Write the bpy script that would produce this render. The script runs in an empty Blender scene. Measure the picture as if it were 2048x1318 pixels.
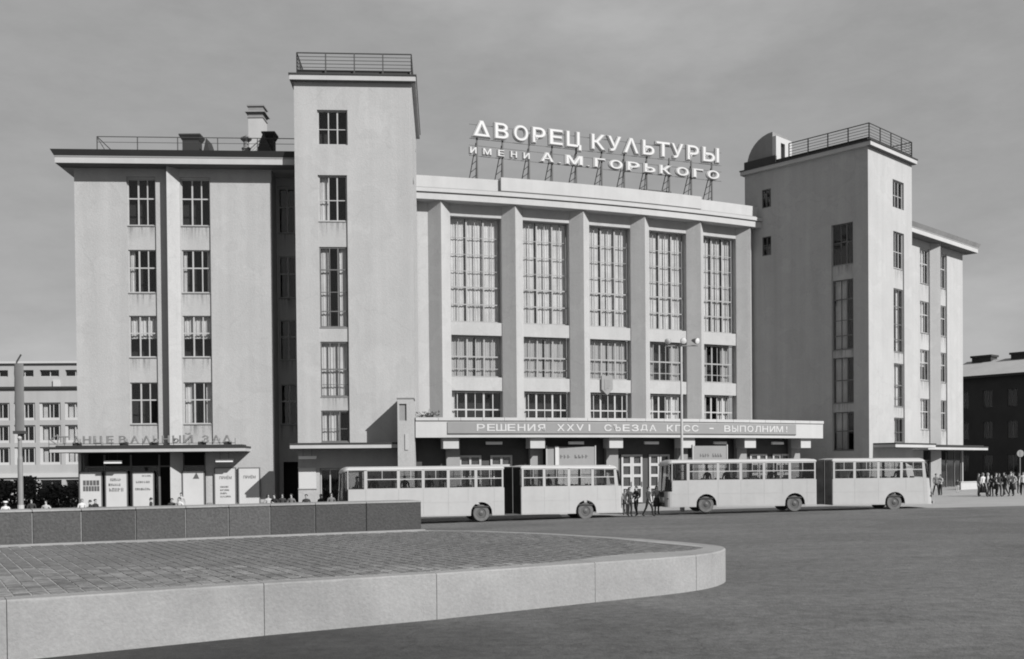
import bpy, bmesh, math, random
from mathutils import Vector, Matrix
random.seed(7)
S = bpy.context.scene
COL = S.collection

# ------------------------------------------------------------------ camera, sky, sun, exposure
HC, FPX, PYC, PITCH, ROLL = 3.08, 2100.0, 961.0, .013, .009
r0 = Vector((1, 0, 0)); FW = Vector((0, math.cos(PITCH), -math.sin(PITCH))); u0 = Vector((0, math.sin(PITCH), math.cos(PITCH)))
RV = r0*math.cos(ROLL) - u0*math.sin(ROLL)
UV = u0*math.cos(ROLL) + r0*math.sin(ROLL)
CP = Vector((0, 0, HC))
cam = bpy.data.cameras.new('camera'); camo = bpy.data.objects.new('camera', cam); COL.objects.link(camo)
cam.sensor_width = 36; cam.lens = 36*FPX/2048; cam.shift_y = (PYC-659)/2048
cam.clip_start = .1; cam.clip_end = 4000
m3 = Matrix((RV, UV, -FW)).transposed()
camo.matrix_world = Matrix.Translation(CP) @ m3.to_4x4()
S.camera = camo

SUN_AZ, SUN_EL = math.radians(46), math.radians(31.5)      # to the right of straight behind the camera
SDIR = Vector((math.sin(SUN_AZ)*math.cos(SUN_EL), -math.cos(SUN_AZ)*math.cos(SUN_EL), math.sin(SUN_EL)))
W = bpy.data.worlds.new('World'); S.world = W; W.use_nodes = True
nt = W.node_tree; nt.nodes.clear()
def nn(tree, typ, **kw):
    n = tree.nodes.new(typ)
    for k, v in kw.items(): setattr(n, k, v)
    return n
out = nn(nt, 'ShaderNodeOutputWorld'); bg = nn(nt, 'ShaderNodeBackground')
sky = nn(nt, 'ShaderNodeTexSky', sky_type='NISHITA', sun_disc=False)
sky.sun_elevation = SUN_EL; sky.sun_rotation = math.radians(134)
sky.air_density = 1.0; sky.dust_density = .3; sky.ozone_density = 1.0
bw = nn(nt, 'ShaderNodeRGBToBW')                            # the picture is a black and white print
tc = nn(nt, 'ShaderNodeTexCoord'); mp = nn(nt, 'ShaderNodeMapping'); mp.inputs['Scale'].default_value = (1.2, 1.2, 3.2)
nz = nn(nt, 'ShaderNodeTexNoise'); nz.inputs['Scale'].default_value = 1.7; nz.inputs['Detail'].default_value = 6; nz.inputs['Roughness'].default_value = .5
n2 = nn(nt, 'ShaderNodeTexNoise'); n2.inputs['Scale'].default_value = 11; n2.inputs['Detail'].default_value = 9; n2.inputs['Roughness'].default_value = .66
def rng(sock, a, c, ta, tb):
    q = nn(nt, 'ShaderNodeMapRange'); q.inputs['From Min'].default_value = a; q.inputs['From Max'].default_value = c; q.inputs['To Min'].default_value = ta; q.inputs['To Max'].default_value = tb
    nt.links.new(sock, q.inputs['Value']); return q.outputs[0]
def mth(op, s0, s1):
    q = nn(nt, 'ShaderNodeMath', operation=op)
    for i, s_ in enumerate((s0, s1)):
        if isinstance(s_, (int, float)): q.inputs[i].default_value = s_
        else: nt.links.new(s_, q.inputs[i])
    return q.outputs[0]
nt.links.new(tc.outputs['Generated'], mp.inputs['Vector']); mp.inputs['Location'].default_value = (6.1, 2.2, 1.3)
nt.links.new(mp.outputs[0], nz.inputs['Vector']); nt.links.new(mp.outputs[0], n2.inputs['Vector']); nt.links.new(sky.outputs[0], bw.inputs[0])
veil = mth('MULTIPLY', mth('ADD', rng(nz.outputs['Fac'], .48, .74, .92, 1.5), rng(n2.outputs['Fac'], .3, .7, -.07, .07)), 4.75)   # thin even overcast, paler where it thickens
cl = nn(nt, 'ShaderNodeMix', data_type='FLOAT'); cl.inputs['Factor'].default_value = .8
nt.links.new(bw.outputs[0], cl.inputs['A']); nt.links.new(veil, cl.inputs['B'])
nt.links.new(cl.outputs['Result'], bg.inputs['Color']); nt.links.new(bg.outputs[0], out.inputs[0])
bg.inputs['Strength'].default_value = .0665
sl = bpy.data.lights.new('sun', 'SUN'); sl.energy = 5.0; sl.angle = math.radians(.5); sl.color = (1, .99, .98)
so = bpy.data.objects.new('sun', sl); COL.objects.link(so); so.rotation_euler = (-SDIR).to_track_quat('-Z', 'Y').to_euler(); so.location = (60, -60, 80)
S.view_settings.view_transform = 'Standard'; S.view_settings.look = 'None'
S.view_settings.exposure = 0.4; S.view_settings.gamma = 1.0; S.view_settings.use_curve_mapping = False
S.render.engine = 'CYCLES'
S.cycles.pixel_filter_type = 'BLACKMAN_HARRIS'; S.cycles.filter_width = 1.9
S.cycles.max_bounces = 8; S.cycles.transparent_max_bounces = 16; S.cycles.use_denoising = True

# ------------------------------------------------------------------ helpers
def ray(px, py): return FW + RV*((px-1024)/FPX) + UV*((PYC-py)/FPX)
def at_z(px, py, z): d = ray(px, py); return CP + d*((z-HC)/d.z)
def at_d(px, py, y): d = ray(px, py); return CP + d*(y/d.y)
def px_of(p): v = Vector(p)-CP; k = v.dot(FW); return 1024+FPX*v.dot(RV)/k, PYC-FPX*v.dot(UV)/k
def gz(x): return .014*max(-40., min(60., x))               # the square rises gently to the right

def tag(o, label=None, cat=None, group=None, kind=None):
    if label: o['label'] = label
    if cat: o['category'] = cat
    if group: o['group'] = group
    if kind: o['kind'] = kind
    return o
def empty(name, loc=(0, 0, 0), rz=0., label=None, cat=None, group=None, kind=None, parent=None):
    o = bpy.data.objects.new(name, None); COL.objects.link(o); o.location = loc; o.rotation_euler = (0, 0, rz)
    o.empty_display_size = .3
    if parent: o.parent = parent
    return tag(o, label, cat, group, kind)
def link(name, mesh, mat=None, parent=None, loc=(0, 0, 0), rz=0.):
    o = bpy.data.objects.new(name, mesh); COL.objects.link(o)
    if mat and not mesh.materials: mesh.materials.append(mat)
    if parent: o.parent = parent
    o.location = loc; o.rotation_euler = (0, 0, rz)
    return o
def copy_tree(o, parent=None):
    c = o.copy(); COL.objects.link(c)
    if parent: c.parent = parent
    for ch in list(o.children): copy_tree(ch, c)
    return c

class MB:
    def __init__(s): s.v = []; s.f = []; s.mi = []; s.cur = 0
    def add(s, vs, fs):
        k = len(s.v); s.v += [tuple(v) for v in vs]
        for f in fs: s.f.append([i+k for i in f]); s.mi.append(s.cur)
        return s
    def box(s, x0, x1, y0, y1, z0, z1):
        x0, x1 = min(x0, x1), max(x0, x1); y0, y1 = min(y0, y1), max(y0, y1); z0, z1 = min(z0, z1), max(z0, z1)
        return s.add([(x0,y0,z0),(x1,y0,z0),(x1,y1,z0),(x0,y1,z0),(x0,y0,z1),(x1,y0,z1),(x1,y1,z1),(x0,y1,z1)],
                     [(0,3,2,1),(4,5,6,7),(0,1,5,4),(1,2,6,5),(2,3,7,6),(3,0,4,7)])
    def prism(s, pts, z0, z1):                              # pts: plan polygon
        n = len(pts); vs = [(p[0], p[1], z0) for p in pts]+[(p[0], p[1], z1) for p in pts]
        fs = [tuple(range(n))[::-1], tuple(range(n, 2*n))]+[(i, (i+1) % n, n+(i+1) % n, n+i) for i in range(n)]
        return s.add(vs, fs)
    def frust(s, a, za, b, zb):
        n = len(a); vs = [(p[0], p[1], za) for p in a]+[(p[0], p[1], zb) for p in b]
        return s.add(vs, [tuple(range(n))[::-1], tuple(range(n, 2*n))]+[(i, (i+1) % n, n+(i+1) % n, n+i) for i in range(n)])
    def tube(s, p, q, r, n=6, r2=None):
        p = Vector(p); q = Vector(q); d = (q-p); r2 = r if r2 is None else r2
        if d.length < 1e-6: return s
        d.normalize(); a = d.orthogonal().normalized(); b = d.cross(a)
        vs = []
        for c, rr in ((p, r), (q, r2)):
            for i in range(n):
                t = 2*math.pi*i/n; vs.append(c+a*math.cos(t)*rr+b*math.sin(t)*rr)
        return s.add(vs, [tuple(range(n))[::-1], tuple(range(n, 2*n))]+[(i, (i+1) % n, n+(i+1) % n, n+i) for i in range(n)])
    def lathe(s, prof, c, ax=(0, 0, 1), n=16, caps=True):              # prof: (radius, height along ax)
        ax = Vector(ax).normalized(); a = ax.orthogonal().normalized(); b = ax.cross(a); c = Vector(c); m = len(prof)
        vs = []
        for r_, h in prof:
            for i in range(n):
                t = 2*math.pi*i/n; vs.append(c+ax*h+(a*math.cos(t)+b*math.sin(t))*r_)
        fs = [(j*n+i, j*n+(i+1) % n, (j+1)*n+(i+1) % n, (j+1)*n+i) for j in range(m-1) for i in range(n)]
        if caps: fs += [tuple(range(n))[::-1], tuple(range((m-1)*n, m*n))]
        return s.add(vs, fs)
    def sweep(s, fr, prof, closed=True, caps=True):         # fr: list of (point, outward normal); prof: (out, z)
        m = len(prof); n = len(fr)
        vs = [(p.x+nr.x*o_, p.y+nr.y*o_, z) for p, nr in fr for o_, z in prof]
        fs = [(i*m+j, (i+1)*m+j, (i+1)*m+(j+1) % m, i*m+(j+1) % m) for i in range(n-1) for j in range(m if closed else m-1)]
        if caps and closed: fs += [tuple(range(m)), tuple(range((n-1)*m, n*m))[::-1]]
        return s.add(vs, fs)
    def mesh(s, name='m', smooth=False, fix=False, bevel=0):
        me = bpy.data.meshes.new(name); me.from_pydata(s.v, [], s.f)
        for p, i in zip(me.polygons, s.mi): p.material_index = i
        if fix or bevel:
            b = bmesh.new(); b.from_mesh(me)
            if fix: bmesh.ops.recalc_face_normals(b, faces=b.faces)
            if bevel: bmesh.ops.bevel(b, geom=list(b.edges), offset=bevel, segments=1, affect='EDGES', clamp_overlap=True)
            b.to_mesh(me); b.free()
        if smooth:
            for p in me.polygons: p.use_smooth = True
        me.update(); return me
    def build(s, name, mat, parent=None, loc=(0, 0, 0), rz=0., smooth=False, fix=False, bevel=0):
        me = s.mesh(name, smooth, fix, bevel)
        if isinstance(mat, (list, tuple)):
            for m_ in mat: me.materials.append(m_)
            return link(name, me, None, parent, loc, rz)
        return link(name, me, mat, parent, loc, rz)

# ------------------------------------------------------------------ materials (greys: the photograph is black and white)
def mat(name, v, rough=.85, var=.0, scale=1.0, bump=0., bscale=30., spec=.5, metal=0., streak=0., rnd=0., fine=0., fscale=60., patch=0., pscale=.3, crack=0., cscale=.3, dark_mark=None, tracks=0.):
    v *= .77; m = bpy.data.materials.new(name); m.use_nodes = True; t = m.node_tree
    b = t.nodes['Principled BSDF']; b.inputs['Roughness'].default_value = rough; b.inputs['Metallic'].default_value = metal
    b.inputs['Specular IOR Level'].default_value = spec; b.inputs['Base Color'].default_value = (v, v, v, 1)
    g = nn(t, 'ShaderNodeNewGeometry'); last = None
    def noise(sc, det, vec=None, rough_=.6):
        n = nn(t, 'ShaderNodeTexNoise'); n.inputs['Scale'].default_value = sc; n.inputs['Detail'].default_value = det; n.inputs['Roughness'].default_value = rough_
        t.links.new(vec or g.outputs['Position'], n.inputs['Vector']); return n.outputs['Fac']
    def add(fac, amt):
        nonlocal last
        r = nn(t, 'ShaderNodeMapRange'); r.inputs['From Min'].default_value = .25; r.inputs['From Max'].default_value = .75
        r.inputs['To Min'].default_value = 1-amt; r.inputs['To Max'].default_value = 1+amt
        t.links.new(fac, r.inputs['Value'])
        if last is None: last = r.outputs[0]
        else:
            q = nn(t, 'ShaderNodeMath', operation='MULTIPLY'); t.links.new(last, q.inputs[0]); t.links.new(r.outputs[0], q.inputs[1]); last = q.outputs[0]
    if var: add(noise(scale, 5), var)
    if fine: add(noise(fscale, 3), fine)
    if streak:
        mp_ = nn(t, 'ShaderNodeMapping'); mp_.inputs['Scale'].default_value = (1.3, 1.3, .05); t.links.new(g.outputs['Position'], mp_.inputs['Vector'])
        add(noise(1., 4, mp_.outputs[0]), streak)
    if rnd:
        oi = nn(t, 'ShaderNodeObjectInfo'); r = nn(t, 'ShaderNodeMapRange'); r.inputs['To Min'].default_value = .25; r.inputs['To Max'].default_value = .75
        t.links.new(oi.outputs['Random'], r.inputs['Value']); add(r.outputs[0], rnd)
    def mul(sock):
        nonlocal last
        if last is None: last = sock; return
        q = nn(t, 'ShaderNodeMath', operation='MULTIPLY'); t.links.new(last, q.inputs[0]); t.links.new(sock, q.inputs[1]); last = q.outputs[0]
    def ramp(sock, a, c, ta, tc_, smooth=False):
        r = nn(t, 'ShaderNodeMapRange'); r.inputs['From Min'].default_value = a; r.inputs['From Max'].default_value = c; r.inputs['To Min'].default_value = ta; r.inputs['To Max'].default_value = tc_
        if smooth: r.interpolation_type = 'SMOOTHSTEP'
        t.links.new(sock, r.inputs['Value']); return r.outputs[0]
    if patch:
        mul(ramp(noise(pscale, 3, None, .5), .56, .575, 1., 1-patch)); mul(ramp(noise(pscale*1.7, 4, None, .55), .37, .385, 1+patch*.7, 1.))
    if crack:
        v_ = nn(t, 'ShaderNodeTexVoronoi', feature='DISTANCE_TO_EDGE'); v_.inputs['Scale'].default_value = cscale
        wv = nn(t, 'ShaderNodeVectorMath', operation='ADD'); ns = nn(t, 'ShaderNodeTexNoise'); ns.inputs['Scale'].default_value = .9; ns.inputs['Detail'].default_value = 4
        t.links.new(g.outputs['Position'], ns.inputs['Vector']); sc_ = nn(t, 'ShaderNodeVectorMath', operation='SCALE'); sc_.inputs['Scale'].default_value = 1.6
        t.links.new(ns.outputs['Color'], sc_.inputs[0]); t.links.new(sc_.outputs[0], wv.inputs[0]); t.links.new(g.outputs['Position'], wv.inputs[1]); t.links.new(wv.outputs[0], v_.inputs['Vector'])
        mul(ramp(v_.outputs['Distance'], .0, .008, 1-crack, 1.))
    if tracks:                                                 # long faint wheel tracks along the traffic
        mt = nn(t, 'ShaderNodeMapping'); mt.inputs['Scale'].default_value = (.02, .55, 1); mt.inputs['Rotation'].default_value = (0, 0, -.22); t.links.new(g.outputs['Position'], mt.inputs['Vector'])
        mul(ramp(noise(1., 4, mt.outputs[0], .65), .3, .7, 1-tracks, 1+tracks))
    if dark_mark:                                                  # a darker round patch with a ragged edge, fading outwards
        (sx, sy), rad, amt = dark_mark
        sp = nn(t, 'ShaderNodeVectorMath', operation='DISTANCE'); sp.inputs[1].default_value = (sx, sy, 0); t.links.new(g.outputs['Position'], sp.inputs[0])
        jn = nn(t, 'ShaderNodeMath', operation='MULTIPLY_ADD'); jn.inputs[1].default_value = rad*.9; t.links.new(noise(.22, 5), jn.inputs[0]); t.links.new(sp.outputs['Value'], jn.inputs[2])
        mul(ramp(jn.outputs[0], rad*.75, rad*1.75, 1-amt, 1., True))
    if last is not None:
        q = nn(t, 'ShaderNodeMath', operation='MULTIPLY'); q.inputs[1].default_value = v; t.links.new(last, q.inputs[0])
        c = nn(t, 'ShaderNodeCombineColor'); 
        for k in range(3): t.links.new(q.outputs[0], c.inputs[k])
        t.links.new(c.outputs[0], b.inputs['Base Color'])
    if bump:
        bn = nn(t, 'ShaderNodeBump'); bn.inputs['Strength'].default_value = bump; bn.inputs['Distance'].default_value = .05
        t.links.new(noise(bscale, 4), bn.inputs['Height']); t.links.new(bn.outputs[0], b.inputs['Normal'])
    return m
M = dict(
    plaster=mat('plaster', .42, .92, .09, .22, .3, 9, .2, streak=.07, fine=.06, fscale=9, patch=.06, pscale=.22, crack=.07, cscale=.13),
    trim=mat('painted_trim', .46, .85, .06, .5, .15, 12, .25, streak=.05),
    shade=mat('grey_render', .28, .9, .08, .4, .2, 8, .2),
    darkmetal=mat('dark_sheet_metal', .032, .6, .15, .7, .1, 5, .4),
    rail=mat('painted_iron', .05, .6, .1, 3),
    roof=mat('roof_sheet', .22, .6, .2, .4, .2, 3, .4, streak=.1),
    frame=mat('window_timber', .42, .7, .1, 2),
    framedark=mat('weathered_timber', .13, .7, .1, 2),
    framewhite=mat('white_timber', .42, .6, .06, 2),
    soffit_shade_sheet=mat('soffit_shade', .13, .9, .1, .6),  # undersides darkened: shade put into the colour, cuts bounce too
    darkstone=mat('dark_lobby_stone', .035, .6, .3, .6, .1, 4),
    dusty=mat('dusty_tyre', .13, .85, .25, 6),
    framemid=mat('greyed_timber', .3, .7, .1, 2),
    greycurtain=mat('grey_curtain', .42, .95, .1, .6),
    greybellows=mat('grey_bellows', .2, .85, .4, 1.5),
    postcloth=mat('post_banner_cloth', .16, .9, .1, 1.5),
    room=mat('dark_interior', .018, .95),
    curtain=mat('curtain_cloth', .6, .95, .2, .7),
    asphalt=mat('asphalt', .125, .88, .22, .12, .6, 12, .35, fine=.3, fscale=4, patch=.15, pscale=.07, crack=.3, cscale=.22, dark_mark=((-6., 15.), 9., .68), tracks=.12),
    forecourt=mat('forecourt_paving', .34, .85, .1, .3, .2, 12, .3, fine=.08, fscale=6),
    granite=mat('light_granite', .275, .8, .2, .45, .3, 16, .3, fine=.10, fscale=14, streak=.05),
    granitedark=mat('dark_granite', .066, .75, .12, .8, .5, 14, .35, fine=.3, fscale=14, rnd=.3),
    sett=mat('stone_sett', .195, .85, .2, .5, .6, 25, .3, fine=.38, fscale=7, rnd=.26),
    mortar=mat('mortar', .36, .95, .12, 2, .5, 40),
    letter=mat('sign_enamel', .5, .5, .04, 1),
    lettershade=mat('worn_letter_metal', .2, .6, .3, 1.5),
    banner=mat('banner_cloth', .25, .9, .05, .5, .1, 4),
    poster=mat('poster_paper', .55, .8, .05, .8, .1, 3),
    ink=mat('poster_ink', .10, .8, .2, 6),
    busbody=mat('bus_paint', .41, .42, .06, .6, .04, 2, .45, streak=.05, fine=.03, fscale=5),
    busroof=mat('bus_roof_paint', .46, .5, .06, .8),
    rubber=mat('tyre_rubber', .035, .8, .2, 6),
    rim=mat('wheel_steel', .075, .5, .2, 5),
    bellows=mat('bellows_rubber', .04, .8, .3, 2),
    black=mat('black_trim', .02, .6),
    seat=mat('seat_vinyl', .06, .6),
    lampglass=mat('lamp_enamel', .8, .4),
    steel=mat('lamp_post_paint', .22, .6, .1, 1),
    cityplaster=mat('office_plaster', .40, .9, .07, .2, .15, 5, .2, streak=.05),
    citytrim=mat('office_trim', .52, .9, .05, .4),
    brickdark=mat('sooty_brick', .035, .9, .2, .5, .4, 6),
    leaf=mat('leaf', .035, .7, .3, 3),
    skin=mat('skin', .36, .6), hairdark=mat('dark_hair', .02, .6), hairlight=mat('fair_hair', .2, .6),
    cap=mat('white_cap', .7, .8),
)
for k, v in dict(cloth_white=.58, cloth_light=.42, cloth_grey=.16, cloth_dark=.035, cloth_black=.018).items(): M[k] = mat(k, v, .9, .12, 6)
def glass_mat(name, tint, refl):
    m = bpy.data.materials.new(name); m.use_nodes = True; t = m.node_tree; t.nodes.clear()
    o = nn(t, 'ShaderNodeOutputMaterial'); mx = nn(t, 'ShaderNodeMixShader'); tr = nn(t, 'ShaderNodeBsdfTransparent'); gl = nn(t, 'ShaderNodeBsdfGlossy')
    tr.inputs[0].default_value = (tint, tint, tint, 1); gl.inputs['Roughness'].default_value = .04; gl.inputs[0].default_value = (.9, .9, .9, 1)
    fr = nn(t, 'ShaderNodeLayerWeight'); fr.inputs[0].default_value = .5; pw = nn(t, 'ShaderNodeMath', operation='POWER'); pw.inputs[1].default_value = 4
    ma = nn(t, 'ShaderNodeMath', operation='MULTIPLY_ADD'); ma.inputs[1].default_value = .6; ma.inputs[2].default_value = refl
    t.links.new(fr.outputs['Facing'], pw.inputs[0]); t.links.new(pw.outputs[0], ma.inputs[0]); t.links.new(ma.outputs[0], mx.inputs[0]); t.links.new(tr.outputs[0], mx.inputs[1]); t.links.new(gl.outputs[0], mx.inputs[2]); t.links.new(mx.outputs[0], o.inputs[0])
    return m
M['glass'] = glass_mat('window_glass', .93, .03)
M['busglass'] = glass_mat('bus_glass', .8, .03)
M['windscreen'] = glass_mat('windscreen_glass', .35, .03)

def stain_mat():                                              # rain dirt that has run down from a sill
    m = bpy.data.materials.new('rain_stain'); m.use_nodes = True; t = m.node_tree; b = t.nodes['Principled BSDF']; b.inputs['Base Color'].default_value = (.07, .07, .07, 1); b.inputs['Roughness'].default_value = .95
    tc_ = nn(t, 'ShaderNodeTexCoord'); g = nn(t, 'ShaderNodeNewGeometry'); mp_ = nn(t, 'ShaderNodeMapping'); mp_.inputs['Scale'].default_value = (5, 5, .25); t.links.new(g.outputs['Position'], mp_.inputs['Vector'])
    n = nn(t, 'ShaderNodeTexNoise'); n.inputs['Scale'].default_value = 1.; n.inputs['Detail'].default_value = 4; t.links.new(mp_.outputs[0], n.inputs['Vector'])
    r = nn(t, 'ShaderNodeMapRange'); r.inputs['From Min'].default_value = .45; r.inputs['From Max'].default_value = .75; r.inputs['To Max'].default_value = .27; t.links.new(n.outputs['Fac'], r.inputs['Value'])
    s = nn(t, 'ShaderNodeSeparateXYZ'); t.links.new(tc_.outputs['Generated'], s.inputs[0]); q = nn(t, 'ShaderNodeMath', operation='POWER'); q.inputs[1].default_value = 1.4; t.links.new(s.outputs['Z'], q.inputs[0])
    k = nn(t, 'ShaderNodeMath', operation='MULTIPLY'); t.links.new(q.outputs[0], k.inputs[0]); t.links.new(r.outputs[0], k.inputs[1]); t.links.new(k.outputs[0], b.inputs['Alpha']); return m
M['dark_mark'] = stain_mat()

# facade: x to the viewer's right along the wall, y into the wall, z up
class Fac:
    def __init__(s, O, n):
        s.O = Vector((O[0], O[1], 0)); s.n = Vector((n[0], n[1], 0)).normalized(); s.X = Vector((-s.n.y, s.n.x, 0)); s.rz = math.atan2(s.n.x, -s.n.y)
    def w(s, x, y=0., z=0.): return s.O + s.X*x - s.n*y + Vector((0, 0, z))
    def px(s, px, py, y=0.):
        d = ray(px, py); P = s.O - s.n*y; p = CP + d*((P-CP).dot(s.n)/d.dot(s.n)); return (p-P).dot(s.X), p.z
    def build(s, mb, name, m, parent=None, **kw): return mb.build(name, m, parent, s.O, s.rz, **kw)

def wall(mb, x0, x1, z0, z1, y, holes, depth):
    """front skin of a wall with real openings; holes (hx0,hx1,hz0,hz1); each gets reveals going depth into the wall"""
    holes = [(min(a, b), max(a, b), c, d) for a, b, c, d in holes]; x0, x1 = min(x0, x1), max(x0, x1)
    xs = sorted({x0, x1, *[h[0] for h in holes], *[h[1] for h in holes]}); zs = sorted({z0, z1, *[h[2] for h in holes], *[h[3] for h in holes]})
    xs = [x for x in xs if x0 <= x <= x1]; zs = [z for z in zs if z0 <= z <= z1]
    for i in range(len(xs)-1):
        j = 0
        while j < len(zs)-1:
            cx = (xs[i]+xs[i+1])/2
            solid = lambda q: not any(h[0] < cx < h[1] and h[2] < (zs[q]+zs[q+1])/2 < h[3] for h in holes)
            if solid(j):
                k = j
                while k+1 < len(zs)-1 and solid(k+1): k += 1
                mb.add([(xs[i], y, zs[j]), (xs[i+1], y, zs[j]), (xs[i+1], y, zs[k+1]), (xs[i], y, zs[k+1])], [(0, 1, 2, 3)]); j = k+1
            else: j += 1
    for a, b, c, d in holes:
        e = y+depth
        mb.add([(a,y,c),(a,e,c),(a,e,d),(a,y,d)], [(0,1,2,3)]); mb.add([(b,y,c),(b,y,d),(b,e,d),(b,e,c)], [(0,1,2,3)])
        mb.add([(a,y,c),(b,y,c),(b,e,c),(a,e,c)], [(0,1,2,3)]); mb.add([(a,y,d),(a,e,d),(b,e,d),(b,y,d)], [(0,1,2,3)])

CACHE = {}
def cached(key, fn):
    if key not in CACHE: CACHE[key] = fn()
    return CACHE[key]
def frame_mesh(w, h, cols, rows, fw, m):
    b = MB(); d = .05
    b.box(-w/2, -w/2+fw, -d, d, 0, h); b.box(w/2-fw, w/2, -d, d, 0, h); b.box(-w/2+fw, w/2-fw, -d, d, 0, fw); b.box(-w/2+fw, w/2-fw, -d, d, h-fw, h)
    for c, t in cols: b.box(-w/2+c*w-t/2, -w/2+c*w+t/2, -d*.8, d*.8, fw, h-fw)
    xs = [-w/2+fw]+[-w/2+c*w for c, t in cols]+[w/2-fw]
    ts = [0]+[t/2 for c, t in cols]+[0]
    for r_, t in rows:
        for i in range(len(xs)-1): b.box(xs[i]+ts[i], xs[i+1]-ts[i+1], -d*.7, d*.7, r_*h-t/2, r_*h+t/2)
    me = b.mesh('window'); me.materials.append(m); return me
def pane_mesh(w, h, m):
    me = MB().box(-w/2, w/2, -.006, .006, -h/2, h/2).mesh('pane'); me.materials.append(m); return me
def curtain_mesh(w, h, x_parts, m, z0=0.):
    b = MB()
    for a, c in x_parts:
        n = max(6, int((c-a)*w/.07)); vs = []
        for i in range(n+1):
            x = -w/2+(a+(c-a)*i/n)*w; y = .05*math.sin(i*1.9+a*9)+.02*math.sin(i*.73)
            vs += [(x, y, z0*h), (x, y*.6, h)]
        b.add(vs, [(2*i, 2*i+2, 2*i+3, 2*i+1) for i in range(n)])
    me = b.mesh('curtain', smooth=True); me.materials.append(m); return me
def window(fac, x0, x1, z0, z1, y, cols, rows, parent, fm='frame', fw=.08, curtain=None, cm='curtain', sill=.0, glass='glass', cz=0.):
    x0, x1 = min(x0, x1), max(x0, x1); w = round(x1-x0, 2); h = round(z1-z0, 2); cols = tuple(cols); rows = tuple(rows)
    me = cached(('f', w, h, cols, rows, fm, fw), lambda: frame_mesh(w, h, cols, rows, fw, M[fm]))
    o = link('window', me, None, parent, fac.w((x0+x1)/2, y, z0), fac.rz)
    xs = [(fw, )]+[(c*w-t/2, c*w+t/2) for c, t in cols]+[(w-fw, )]; zs = [(fw, )]+[(r_*h-t/2, r_*h+t/2) for r_, t in rows]+[(h-fw, )]
    for i in range(len(xs)-1):
        for j in range(len(zs)-1):
            a, b_ = xs[i][-1], xs[i+1][0]; c, d = zs[j][-1], zs[j+1][0]
            pw, ph = round(b_-a, 2), round(d-c, 2)
            link('pane', cached(('p', pw, ph, glass), lambda: pane_mesh(pw, ph, M[glass])), None, o, ((a+b_)/2-w/2, 0, (c+d)/2)).rotation_euler = (random.uniform(-.012, .012), 0, random.uniform(-.02, .02))
    if curtain:
        cu = tuple(curtain)
        link('curtain', cached(('c', w, h, cu, cm, cz), lambda: curtain_mesh(w, h, cu, M[cm], cz)), None, o, (0, .24, .03))
    if sill:
        sm = cached(('s', w, sill), lambda: MB().box(-w/2-.03, w/2+.03, -sill, -.052, -.07, -.012).mesh('sill'))
        link('sill', sm, M['roof'], o)
        if random.random() < .75 and sill != .2: link('dark_mark', cached(('st', w), lambda: MB().box(-w/2+.02, w/2-.02, -.002, .0, -1.25, -.08).mesh('dark_mark')), M['dark_mark'], o, (0, -.125, 0))
        elif sill == .2 and y > 2: link('dark_mark', cached(('st', w), lambda: MB().box(-w/2+.02, w/2-.02, -.002, .0, -1.25, -.08).mesh('dark_mark')), M['dark_mark'], o, (0, -.146, 0))
    return o

def glyph(ch, bold=.0):
    def mk():
        cu = bpy.data.curves.new('glyph', 'FONT'); cu.body = ch; cu.size = 1; cu.extrude = .05; cu.bevel_depth = bold; cu.bevel_resolution = 0; cu.resolution_u = 3
        o = bpy.data.objects.new('glyph', cu); COL.objects.link(o); dg = bpy.context.evaluated_depsgraph_get(); dg.update()
        me = bpy.data.meshes.new_from_object(o.evaluated_get(dg)); COL.objects.unlink(o); bpy.data.objects.remove(o)
        xs = [v.co.x for v in me.vertices]; ys = [v.co.y for v in me.vertices]
        return ([tuple(v.co) for v in me.vertices], [list(p.vertices) for p in me.polygons], min(xs), max(xs), min(ys), max(ys))
    return cached(('g', ch, bold), mk)
def letter_mesh(ch, w, h, depth, bold=.0):
    vs, fs, xa, xb, ya, yb = glyph(ch, bold)
    b = MB(); b.add([((x-xa)/(xb-xa)*w-w/2, -z*depth/.1, (y-ya)/(yb-ya)*h) for x, y, z in vs], fs)
    return b.mesh('letter')
def text_mb(body, h, width=None, depth=.004):                # a line of printed lettering, origin at its left end
    cu = bpy.data.curves.new('line', 'FONT'); cu.body = body; cu.size = h; cu.extrude = depth; cu.resolution_u = 2
    o = bpy.data.objects.new('line', cu); COL.objects.link(o); dg = bpy.context.evaluated_depsgraph_get(); dg.update()
    me = bpy.data.meshes.new_from_object(o.evaluated_get(dg)); COL.objects.unlink(o); bpy.data.objects.remove(o)
    xs = [v.co.x for v in me.vertices]; k = width/(max(xs)-min(xs)) if width else 1.; x_ = min(xs)
    b = MB(); b.add([((v.co.x-x_)*k, -v.co.z, v.co.y) for v in me.vertices], [list(p.vertices) for p in me.polygons]); return b

# ------------------------------------------------------------------ ground
b = MB(); xs = [-900, -40, 60, 900]; ys = [-60, 40, 120, 1600]
for i in range(3):
    for j in range(3):
        b.add([(xs[i], ys[j], gz(xs[i])), (xs[i+1], ys[j], gz(xs[i+1])), (xs[i+1], ys[j+1], gz(xs[i+1])), (xs[i], ys[j+1], gz(xs[i]))], [(0, 1, 2, 3)])
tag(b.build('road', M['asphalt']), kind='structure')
b = MB(); ex = [3, 8, 60, 160]; ey = [62.7, 62.9, 64.6, 64.6]
for i in range(3):
    b.add([(ex[i], ey[i], gz(ex[i])+.004), (ex[i+1], ey[i+1], gz(ex[i+1])+.004), (ex[i+1], 118, gz(ex[i+1])+.004), (ex[i], 118, gz(ex[i])+.004)], [(0, 1, 2, 3)])
tag(b.build('forecourt', M['forecourt']), kind='structure')
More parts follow.
